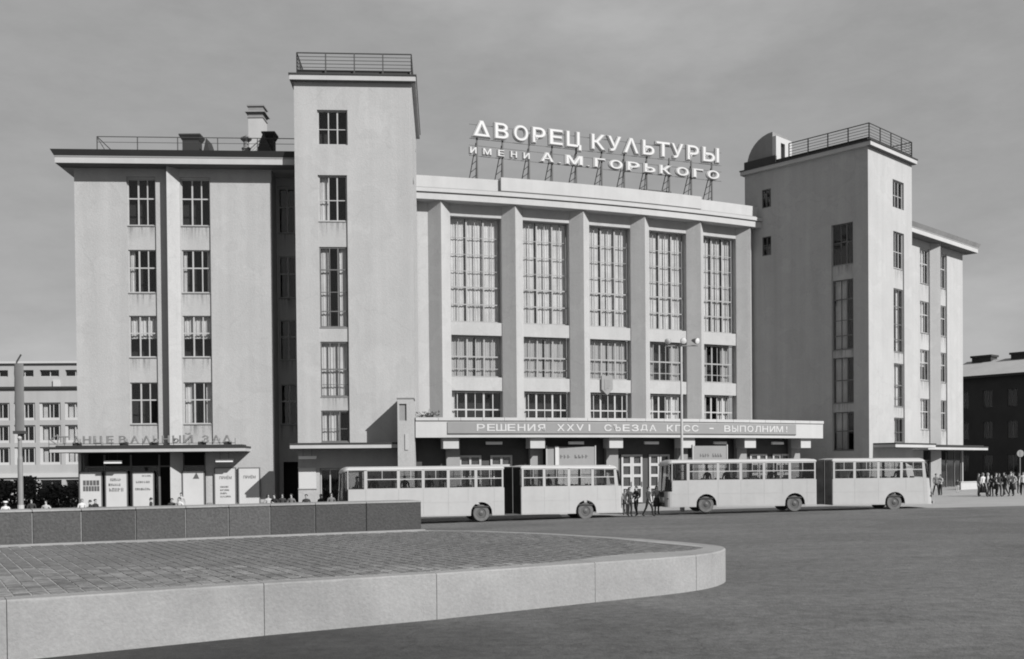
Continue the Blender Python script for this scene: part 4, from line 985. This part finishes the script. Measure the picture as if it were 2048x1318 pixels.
def rim_mesh():
    b = MB().lathe([(.28, .03), (.27, .03), (.25, .09), (.15, .1), (.14, .02), (.1, .0), (.02, -.01), (.02, .2), (.28, .22)], (0, 0, 0), (0, 1, 0), 20)
    for k in range(8): a = 2*math.pi*k/8; b.box(.2*math.cos(a)-.018, .2*math.cos(a)+.018, .06, .1, .2*math.sin(a)-.018, .2*math.sin(a)+.018)
    me = b.mesh('rim'); me.materials.append(M['rim']); return me
RIM = rim_mesh()
def make_bus(loc, rz, label):
    B = empty('articulated_bus', loc, rz, label, 'bus', 'articulated buses in front of the palace')
    w1 = [(.42, 1.28), (1.42, 3.12), (3.22, 4.5), (4.6, 5.92), (6.02, 7.5), (7.6, 9.08)]
    w2 = [(10.3, 11.5), (11.6, 12.98), (13.08, 14.42), (14.52, 15.9)]
    section(B, 'front_body', 0, 9.2, (.36, .06), (2.46, 7.86), w1, True)
    section(B, 'rear_body', 10.16, 16.5, (.06, .36), (14.06,), w2, False)
    # bellows
    b = MB(); n = 13
    for k in range(n):
        xa, xb = 9.2+.96*k/n, 9.2+.96*(k+1)/n; xm = (xa+xb)/2
        o1 = [(.16, .5), (2.34, .5), (2.34, 2.98), (.16, 2.98)]; o2 = [(.02, .42), (2.48, .42), (2.48, 3.08), (.02, 3.08)]
        vs = [(xa, *p) for p in o1]+[(xm, *p) for p in o2]+[(xb, *p) for p in o1]
        b.add(vs, [(r*4+i, r*4+(i+1) % 4, (r+1)*4+(i+1) % 4, (r+1)*4+i) for r in range(2) for i in range(4)])
    be = b.build('bellows', M['bellows'], B)
    MB().box(9.66, 9.7, -.01, .1, .42, 3.1).box(9.66, 9.7, 2.4, 2.51, .42, 3.1).box(9.66, 9.7, .1, 2.4, 3.06, 3.1).build('bellows_hoop', M['rim'], be)
    # front: wrapped windscreen, panel, lamps
    o = rrect(0, 1.5, 0, 2.5, (.36, .05)); fr_ = [p for p in o if p[0] < .361]; fr_ = sorted(fr_, key=lambda p: math.atan2(p[1]-1.25, 1.2-p[0])); n = len(fr_)
    b = MB(); b.add([(x+.02, y, 1.28) for x, y in fr_]+[(x+.06, y, ZW1) for x, y in fr_], [(i, i+1, n+i+1, n+i) for i in range(n-1)]); b.build('windscreen', M['windscreen'], B)
    for q in ((-.01, .05, 1.22, 1.28, 1.28, ZW1), (.34, .4, 0, .04, 1.28, ZW0), (.34, .4, 2.46, 2.5, 1.28, ZW0)): MB().box(*q).build('windscreen_pillar', M['black'], B)
    MB().box(-.05, -.003, .3, 2.2, .4, .62).build('bumper', M['rim'], B)
    MB().box(-.015, -.003, .4, 2.1, .95, 1.25).build('front_grille', M['black'], B)
    for y in (.45, 2.05): MB().lathe([(.12, -.03), (.13, .0)], (-.003, y, .82), (1, 0, 0), 14).build('headlight', M['lampglass'], B)
    MB().box(.05, .3, .5, 2.0, 2.965, 3.015).build('destination_board', M['black'], B)
    for y in (-.28, 2.6): MB().box(.22, .28, y, y+.18, 1.85, 2.3).tube((.3, max(0, min(2.5, y+.1)), 2.4), (.25, y+.09, 2.28), .015, 4).build('mirror', M['black'], B)
    for y in (.3, 2.0): MB().box(16.502, 16.53, y, y+.22, .75, 1.1).build('tail_light', M['rim'], B)
    MB().box(16.502, 16.515, .35, 2.15, 2.0, 2.8).build('rear_window', M['windscreen'], B)
    MB().box(16.502, 16.56, .1, 2.4, .4, .55).build('bumper', M['busbody'], B)
    MB().box(15.2, 16.3, .001, -.012, .62, 1.1).build('engine_flap', M['shade'], B) if False else None
    for xa, xb in ((.4, 1.8), (3.12, 7.2), (8.52, 9.14), (10.22, 13.4), (14.72, 16.1)):
        for y in (-.008, 2.5): MB().box(xa, xb, y, y+.008, 1.14, 1.165).box(xa, xb, y, y+.006, .42, .45).build('rub_rail', M['busbody'], B)
    for xs_ in (1.36, 3.17, 4.55, 5.97, 7.1, 8.6, 11.55, 13.03, 14.75, 15.9):
        MB().box(xs_-.006, xs_+.006, -.003, -.0005, .5 if abs(xs_-7.1) > .9 and abs(xs_-14.75) > .9 else 1.2, ZW0-.02).build('panel_seam', M['shade'], B)
    for x in (2.46, 7.86, 14.06):
        for y, f_ in ((.1, 1), (2.4, -1)):
            w = empty('wheel', (x, y, .48), 0 if f_ > 0 else math.pi, parent=B)
            link('tyre', TYRE, None, w); link('rim', RIM, None, w)
    for x in (1.5, 2.35, 3.2, 4.2, 5.0, 5.8, 6.6, 7.4, 8.3, 10.9, 11.8, 12.6, 13.4, 14.3, 15.1):
        for y in ((.15, 1.0) if x > 1.9 else (.3,)): 
            MB().box(x-.22, x+.22, y, y+.42, 1.25, 1.35).box(x+.16, x+.24, y, y+.42, 1.35, 2.05).box(x-.03, x+.03, y+.18, y+.24, .9, 1.25).build('seat', M['seat'], B)
    b = MB()
    for x in (3.15, 4.55, 5.95, 7.55, 11.55, 13.02): b.tube((x, .95, .9), (x, .95, 2.9), .02, 5)
    b.tube((1.5, .95, 2.6), (9, .95, 2.6), .018, 5); b.tube((10.4, .95, 2.6), (15.8, .95, 2.6), .018, 5); b.build('handrail', M['frame'], B)
    return B
def lean(root):                                                # raked tail and windscreen, so the ends are not upright boxes
    done = set()
    for o in list(root.children_recursive):
        if o.type != 'MESH' or o.data.name in done or o.data in (TYRE, RIM): continue
        done.add(o.data.name)
        for v in o.data.vertices:
            x, z = v.co.x, v.co.z
            if x > 15.6 and z > 1.1: v.co.x -= (z-1.1)*.20*min(1, (x-15.6)/.9)
            if x < .42 and z > 1.1: v.co.x += (z-1.1)*.05*(.42-x)/.42
            if z > 2.9:
                if x > 15.6: v.co.z -= .28*((x-15.6)/.9)**3
                if x < .8: v.co.z -= .16*((.8-x)/.8)**3
BDIR, BDIR2 = math.atan2(.247, .969), math.atan2(.09, .996)
def bus_at(px, d, lx, ang):                                   # front corner so that local x = lx stands at this spot
    x = at_d(px, 1000, d).x-lx*math.cos(ang); return (x, d-lx*math.sin(ang), gz(x+8)+.01)
BUS1 = make_bus(bus_at(963, 59.2, 7.86, BDIR), BDIR, 'pale articulated bus parked behind the end of the dark granite wall')
lean(BUS1)
BUS2 = copy_tree(BUS1); BUS2.location = bus_at(1413, 62.2, 2.46, BDIR2); BUS2.rotation_euler = (0, 0, BDIR2); BUS2['label'] = 'pale articulated bus in front of the right tower, its dark nose to the gap'
for ch in BUS2.children:
    if ch.name.startswith('bellows'): ch.material_slots[0].link = 'OBJECT'; ch.material_slots[0].material = M['greybellows']
# ------------------------------------------------------------------ lamps and posts
c = at_d(1363, 800, 66.6); g = gz(c.x)
LP = empty('street_lamp', (c.x, c.y, g), 0, 'tall street lamp with three floodlights rising behind the second bus', 'street lamp')
zt = at_d(1363, 686, 66.6).z-g
MB().lathe([(.16, 0), (.16, 1.2), (.11, 1.3), (.085, 5), (.06, zt)], (0, 0, 0), n=10).build('pole', M['frame'], LP)
MB().tube((-1.0, 0, zt-.18), (1.05, 0, zt-.18), .04, 6).build('crossarm', M['steel'], LP)
for x, y in ((-.85, 0), (.1, -.15), (.98, 0)):
    h = MB().lathe([(.07, -.4), (.13, -.25), (.2, .0), (.2, .05)], (x, y-.1, zt+.1), Vector((.8 if x > .5 else -.55 if x < -.5 else .1, -1, -.3)), 12).build('lamp_head', M['steel'], LP)
    MB().lathe([(.195, .051), (.16, .08), (.05, .1)], (x, y-.1, zt+.1), Vector((.8 if x > .5 else -.55 if x < -.5 else .1, -1, -.3)), 12).build('lens', M['curtain'], h)
c = at_d(40, 900, 62); g = gz(c.x); zz = lambda py: at_d(40, py, 62).z-g; xx = lambda px: at_d(px, 900, 62).x-c.x
BP = empty('banner_post', (c.x, c.y, g), 0, 'tall post with a long grey banner at the far left', 'post')
MB().lathe([(.16, 0), (.15, 4.2), (.12, 4.4), (.1, zz(735))], (0, 0, 0), n=10).build('pole', M['steel'], BP)
MB().lathe([(.19, 0), (.19, zz(1010))], (0, 0, 0), n=10).build('pole_base', M['trim'], BP)
MB().tube((-.12, .0, zz(740)), (-.12, 0, zz(724)), .05, 6).tube((-.12, 0, zz(724)), (xx(45), 0, zz(709)), .05, 6).build('pole_arm', M['rail'], BP)
b = MB(); n = 16; rows_ = 14
for k in range(rows_+1):
    z = zz(862)+(zz(728)-zz(862))*k/rows_
    for i in range(n):
        a = 2*math.pi*i/n; r_ = .28+.012*math.sin(k*2.2)
        b.v.append((xx(42.5)+math.cos(a)*r_, -.15+math.sin(a)*r_*.35, z))
b.f = [[k*n+i, k*n+(i+1) % n, (k+1)*n+(i+1) % n, (k+1)*n+i] for k in range(rows_) for i in range(n)]; b.mi = [0]*len(b.f)
b.build('banner', M['postcloth'], BP, smooth=True)
MB().box(xx(31), xx(53), -.3, .1, zz(868), zz(862)).tube((xx(40), 0, zz(872)), (xx(52), -.1, zz(866)), .05, 5).build('bracket', M['rail'], BP)
MB().lathe([(.08, -.1), (.13, 0), (.08, .1)], (xx(41), -.1, zz(876)), (0, 0, 1), 10).build('lantern', M['frame'], BP)
c = at_d(2040, 907, 90); g = gz(c.x)
e = empty('round_sign', (c.x, c.y, g), 0, 'round pale sign on a post before the dark brick building', 'sign')
zc = c.z-g; MB().tube((0, 0, 0), (0, 0, zc), .04, 8).build('post', M['steel'], e)
o = MB().lathe([(.30, -.03), (.30, .03)], (0, -.06, zc), (0, 1, 0), 20).build('disc', M['shade'], e); MB().box(-.05, .05, -.11, -.092, zc-.2, zc+.2).build('mark', M['steel'], o)
# ------------------------------------------------------------------ people
def skin_figure(pose):
    J = dict(pelvis=(0, 0, .95), belly=(0, -.01, 1.12), chest=(0, .0, 1.32), neckb=(0, .01, 1.47), neck=(0, 0, 1.53), head=(0, -.015, 1.63), top=(0, 0, 1.70))
    R = dict(pelvis=.145, belly=.125, chest=.15, neckb=.075, neck=.052, head=.088, top=.07)
    E_ = [('pelvis', 'belly'), ('belly', 'chest'), ('chest', 'neckb'), ('neckb', 'neck'), ('neck', 'head'), ('head', 'top')]
    J['nose'] = (0, -.105, 1.615); R['nose'] = .018; E_.append(('head', 'nose'))
    for s, q in ((-1, 'l'), (1, 'r')):
        sw = {'stand': 0, 'walk': s*.24, 'talk': 0, 'lean': s*.06, 'sit': 0}[pose]
        if pose == 'sit':
            kn, an, to = (s*.12, -.42, .98), (s*.12, -.42, .55), (s*.12, -.55, .5)
        else:
            kn, an, to = (s*.1, -sw*.6-.03, .5+abs(sw)*.08), (s*.105, -sw*1.0+.02+(.1 if sw < 0 else 0), .09), (s*.12, -sw-.14+(.1 if sw < 0 else 0), .05)
        J['hip'+q] = (s*.095, 0, .9); J['knee'+q] = kn; J['ank'+q] = an; J['toe'+q] = to
        R['hip'+q] = .1; R['knee'+q] = .065; R['ank'+q] = .048; R['toe'+q] = .042
        E_ += [('pelvis', 'hip'+q), ('hip'+q, 'knee'+q), ('knee'+q, 'ank'+q), ('ank'+q, 'toe'+q)]
        J['sho'+q] = (s*.185, .01, 1.41); R['sho'+q] = .068
        if pose == 'talk' and s > 0: el, wr, ha = (s*.25, -.02, 1.14), (s*.15, -.27, 1.22), (s*.1, -.35, 1.26)
        elif pose == 'lean': el, wr, ha = (s*.3, .06, 1.15), (s*.2, -.12, 1.0), (s*.16, -.16, .95)
        elif pose == 'sit': el, wr, ha = (s*.24, -.08, 1.15), (s*.15, -.3, 1.08), (s*.12, -.38, 1.06)
        else: el, wr, ha = (s*.245, .03+sw*.3, 1.13), (s*.255, -.03+sw*.7, .9), (s*.25, -.05+sw*.8, .82)
        J['elb'+q] = el; J['wri'+q] = wr; J['han'+q] = ha; R['elb'+q] = .046; R['wri'+q] = .034; R['han'+q] = .038
        E_ += [('chest', 'sho'+q), ('sho'+q, 'elb'+q), ('elb'+q, 'wri'+q), ('wri'+q, 'han'+q)]
        for f_ in range(5):                                    # fingers
            dv = (Vector(ha)-Vector(wr)).normalized(); sd = Vector((0, 1, 0)) if abs(dv.z) > .5 else Vector((1, 0, 0))
            n_ = 'f%d%s' % (f_, q); base = Vector(ha)+sd*(.016*(f_-2)); J[n_] = tuple(base+dv*(.075 if f_ else .03)+sd*(-.03 if f_ == 0 else 0)); R[n_] = .009; E_.append(('han'+q, n_))
    ks = list(J); me = bpy.data.meshes.new('fig'); me.from_pydata([J[k] for k in ks], [(ks.index(a), ks.index(c)) for a, c in E_], [])
    o = bpy.data.objects.new('fig', me); COL.objects.link(o)
    md = o.modifiers.new('s', 'SKIN'); md.use_smooth_shade = True
    for i, k in enumerate(ks):
        v = me.skin_vertices[0].data[i]; v.radius = (R[k], R[k]*(.72 if k in ('pelvis', 'belly', 'chest') else 1.)); v.use_root = (k == 'pelvis')
    su = o.modifiers.new('u', 'SUBSURF'); su.levels = 1; su.render_levels = 1
    dg = bpy.context.evaluated_depsgraph_get(); dg.update()
    out_ = bpy.data.meshes.new_from_object(o.evaluated_get(dg)); COL.objects.unlink(o); bpy.data.objects.remove(o)
    while len(out_.materials) < 4: out_.materials.append(None)
    for p in out_.polygons:
        c = p.center; p.use_smooth = True
        hand = any((c-Vector(J['han'+q])).length < .12 for q in 'lr') and (abs(c.x) > .19 or pose in ('talk', 'lean', 'sit'))
        if c.z > 1.50 or hand: k = 0
        elif c.z > .95 or (abs(c.x) > .2 and c.z > .8): k = 1
        elif c.z < .10 or (pose == 'sit' and c.z < .58): k = 3
        else: k = 2
        p.material_index = k
    return out_
FIG = {}
def hair_mesh(kind):
    b = MB(); n, m_ = 12, 6; vs = []
    for j in range(m_+1):
        a = math.pi*.56*j/m_
        for i in range(n):
            t = 2*math.pi*i/n; fr_ = max(0, -math.sin(t)); aa = a*(1-.42*fr_)
            vs.append((.098*math.sin(aa)*math.cos(t), .105*math.sin(aa)*math.sin(t)+.012, 1.645+.105*math.cos(aa)))
    b.add(vs, [(j*n+i, j*n+(i+1) % n, (j+1)*n+(i+1) % n, (j+1)*n+i) for j in range(m_) for i in range(n)])
    if kind == 'long': b.frust([(.095*math.cos(t), .03+.07*math.sin(t)) for t in [math.pi*k/6 for k in range(7)]], 1.45, [(.1*math.cos(t), .02+.1*math.sin(t)) for t in [math.pi*k/6 for k in range(7)]], 1.68)
    if kind == 'cap': b.lathe([(.12, 1.69), (.135, 1.70), (.13, 1.75), (.09, 1.775)], (0, 0, 0), n=14); b.box(-.07, .07, -.19, -.09, 1.685, 1.70)
    return b.mesh('hair', smooth=True)
def skirt_mesh(z0, z1):
    b = MB(); b.lathe([(.24, z0), (.2, (z0+z1)/2), (.165, z1)], (0, 0, 0), n=14); me = b.mesh('skirt', smooth=True)
    for v in me.vertices: v.co.y *= .8
    return me
def person(x, d, face, pose, top, bot, label, hair='short', hc='hairdark', skirt=None, k=1., shoes='cloth_black', group=None, z=None):
    if pose not in FIG: FIG[pose] = skin_figure(pose)
    e = empty('person', (x, d, gz(x)+.006 if z is None else z), face, label, 'person', group); e.scale = (k, k, k)
    key = ('pb', pose, top, bot, shoes)
    def mk():
        me = FIG[pose].copy(); idx = [q.material_index for q in me.polygons]; me.materials.clear()
        for m_ in (M['skin'], M[top], M[bot], M[shoes]): me.materials.append(m_)
        for q, i_ in zip(me.polygons, idx): q.material_index = i_
        return me
    link('body', cached(key, mk), None, e)
    hm = cached(('hair', hair, hc), lambda: hair_mesh(hair)); link('hair' if hair != 'cap' else 'hat', hm, M['cap' if hair == 'cap' else hc], e)
    if skirt:
        s_ = cached(('skirt', skirt, bot), lambda: skirt_mesh(*{'knee': (.48, 1.02), 'long': (.3, 1.02)}[skirt])); link('skirt', s_, M[bot], e)
    return e
def at_px(px, d): return at_d(px, 950, d).x
G1, G2, G3 = 'people before the left wing', 'people between the two buses', 'crowd on the right pavement'
PP = [
 (10, 60.5, .5, 'stand', 'cloth_white', 'cloth_light', 'person in white with a white cap at the left edge', dict(hair='cap')),
 (62, 66, .2, 'walk', 'cloth_dark', 'cloth_black', 'person in dark clothes just right of the banner post', {}),
 (91, 61.5, 0, 'lean', 'cloth_light', 'cloth_black', 'person in a pale shirt with arms akimbo before the office block', {}),
 (163, 64, .8, 'stand', 'cloth_white', 'cloth_white', 'woman in a pale dress by the first poster', dict(skirt='knee', hair='long', hc='hairlight')),
 (179, 61.5, -1.2, 'talk', 'cloth_black', 'cloth_black', 'person in black bending close to another before the first poster', dict(k=.98)),
 (190, 62, 1.2, 'lean', 'cloth_black', 'cloth_dark', 'person in black with a pale collar before the first poster, on the right', {}),
 (301, 62.5, -1.4, 'walk', 'cloth_dark', 'cloth_dark', 'dark clothed person walking past the third poster', dict(hc='hairdark')),
 (343, 62, .3, 'stand', 'cloth_dark', 'cloth_grey', 'boy in dark jacket by the dark doorway', dict(k=.97)),
 (358, 61.5, -.4, 'walk', 'cloth_white', 'cloth_light', 'person in white shirt just left of the nearly blank poster', {}),
 (362, 71, 0, 'stand', 'cloth_light', 'cloth_light', 'person in pale clothes standing against the edge of the blank poster', dict(k=1.06)),
 (536, 65, .4, 'stand', 'cloth_light', 'cloth_dark', 'person in a pale blouse right of the framed posters', dict(hair='long')),
 (548, 64, -.4, 'talk', 'cloth_black', 'cloth_black', 'person in black, second right of the framed posters', {}),
 (564, 65, .2, 'stand', 'cloth_dark', 'cloth_black', 'person with a pale face in dark coat before the shaded wall', {}),
 (582, 64, -.2, 'walk', 'cloth_grey', 'cloth_black', 'person in grey jacket by the left tower edge', {}),
 (612, 62, 0, 'stand', 'cloth_dark', 'cloth_black', 'person in a dark suit below the white notice board', {}),
 (641, 61.5, -.6, 'lean', 'cloth_black', 'cloth_black', 'person in black before the tower door, hunched', {}),
 (662, 64, .3, 'walk', 'cloth_grey', 'cloth_dark', 'person in grey close to the front of the first bus', dict(hair='long')),
]
for a in PP: person(at_px(a[0], a[1]), a[1], a[2], a[3], a[4], a[5], a[6], group=G1, **a[7])
PP = [
 (1259, 61.2, .5, 'talk', 'cloth_dark', 'cloth_black', 'person in dark suit leaning towards a companion behind the first bus', {}),
 (1272, 61.6, -1.0, 'lean', 'cloth_black', 'cloth_black', 'person in black coat beside the tail of the first bus, second from it', dict(k=1.02)),
 (1297, 61.0, .9, 'walk', 'cloth_dark', 'cloth_black', 'person in dark suit and pale shirt walking in the gap between buses', {}),
 (1313, 63.2, .2, 'stand', 'cloth_grey', 'cloth_dark', 'person in grey close to the nose of the second bus', dict(skirt='knee', hair='long')),
 (1250, 63.0, 0, 'stand', 'cloth_grey', 'cloth_dark', 'person half hidden behind the tail of the first bus', dict(k=.92)),
]
for a in PP: person(at_px(a[0], a[1]), a[1], a[2], a[3], a[4], a[5], a[6], group=G2, **a[7])
tops = ['cloth_black', 'cloth_white', 'cloth_dark', 'cloth_white', 'cloth_grey', 'cloth_black', 'cloth_light', 'cloth_white', 'cloth_dark', 'cloth_light', 'cloth_white', 'cloth_black']
PP = [
 (1872, 84, .3, 'walk', 'cloth_grey', 'cloth_black', 'person in grey jacket right behind the tail of the second bus', {}),
 (1881, 83.5, -.3, 'talk', 'cloth_light', 'cloth_dark', 'person in pale top talking near the tail of the second bus', dict(k=.94, hair='long')),
 (1915, 88, 0, 'stand', 'cloth_dark', 'cloth_white', 'small child with long dark hair and white leggings before the white columns', dict(k=.68, hair='long')),
 (1957, 82, .5, 'stand', 'cloth_dark', 'cloth_dark', 'person in dark coat at the left end of the crowd', {}),
 (1966, 79.5, -.3, 'walk', 'cloth_white', 'cloth_black', 'woman in white blouse and long dark skirt, front of the crowd on the left', dict(skirt='long', hair='long', hc='hairlight')),
 (1976, 82, .2, 'stand', 'cloth_light', 'cloth_black', 'woman in pale blouse behind the woman in the long skirt', dict(hair='long', hc='hairlight')),
 (1983, 79, -.6, 'talk', 'cloth_black', 'cloth_black', 'person all in black at the front of the crowd', dict(k=.97)),
 (1992, 81, .4, 'stand', 'cloth_light', 'cloth_black', 'woman in pale blouse and dark skirt in the middle of the crowd', dict(skirt='knee', hair='long')),
 (1998, 78.8, 0, 'lean', 'cloth_black', 'cloth_black', 'person in black with hands on hips at the front centre of the crowd', {}),
 (2008, 81.5, -.2, 'walk', 'cloth_dark', 'cloth_dark', 'person in dark jacket behind the centre of the crowd', {}),
 (2011, 79.2, -.9, 'walk', 'cloth_dark', 'cloth_black', 'striding person in dark suit, front of the crowd', dict(k=.97)),
 (2022, 82.5, .1, 'stand', 'cloth_white', 'cloth_dark', 'tall person in white shirt at the right of the crowd', dict(k=1.05)),
 (2026, 80, -.3, 'lean', 'cloth_light', 'cloth_dark', 'woman in pale dress carrying a bag at the right of the crowd', dict(skirt='knee', hair='long')),
 (2038, 83, .3, 'stand', 'cloth_black', 'cloth_black', 'person in black coat near the round sign', {}),
 (2046, 80, -.5, 'walk', 'cloth_white', 'cloth_black', 'person in white shirt and dark trousers at the right edge', {}),
]
for a in PP:
    d = a[1]+random.uniform(-1.6, 1.6); kw_ = dict(a[7]); kw_['k'] = kw_.get('k', 1.)*random.uniform(.94, 1.05)
    person(at_px(a[0], d), d, a[2]+random.uniform(-.9, .9), a[3], a[4], a[5], a[6], group=G3, **kw_)
# passengers seen through the bus windows

PB_ = [(BUS1, 'first', [(.95, .62, 'cloth_dark', 'driver in dark shirt at the wheel'), (3.75, 1.6, 'cloth_black', 'standing passenger in black by the third window'), (2.0, 1.7, 'cloth_grey', 'standing passenger in grey by the second window'), (5.2, 1.8, 'cloth_dark', 'standing passenger in dark clothes by the fourth window'), (12.3, 1.7, 'cloth_black', 'standing passenger in black in the rear part')]),
       (BUS2, 'second', [(.95, .62, 'cloth_dark', 'driver in dark shirt at the wheel'), (3.0, 1.7, 'cloth_black', 'standing passenger in black near the front'), (4.1, 1.4, 'cloth_black', 'large standing passenger in black by the third window'), (7.0, 1.7, 'cloth_grey', 'standing passenger in grey before the bellows'), (12.2, 1.5, 'cloth_dark', 'standing passenger in dark clothes in the rear part'), (15.0, 1.5, 'cloth_black', 'standing passenger in black at the tail')])]
for bus, nm, ps in PB_:
    for x, y, top, lab in ps:
        ang = bus.rotation_euler.z; R3 = Matrix.Rotation(ang, 3, 'Z'); p = bus.location + R3 @ Vector((x, y, .905)); seat = 'driver' in lab
        person(p.x, p.y, ang-math.pi/2 if seat else random.uniform(-1, 1), 'sit' if seat else 'stand', top, 'cloth_black', lab+' of the %s bus' % nm, z=p.z-(-.0 if not seat else -.0), group='passengers in the buses')
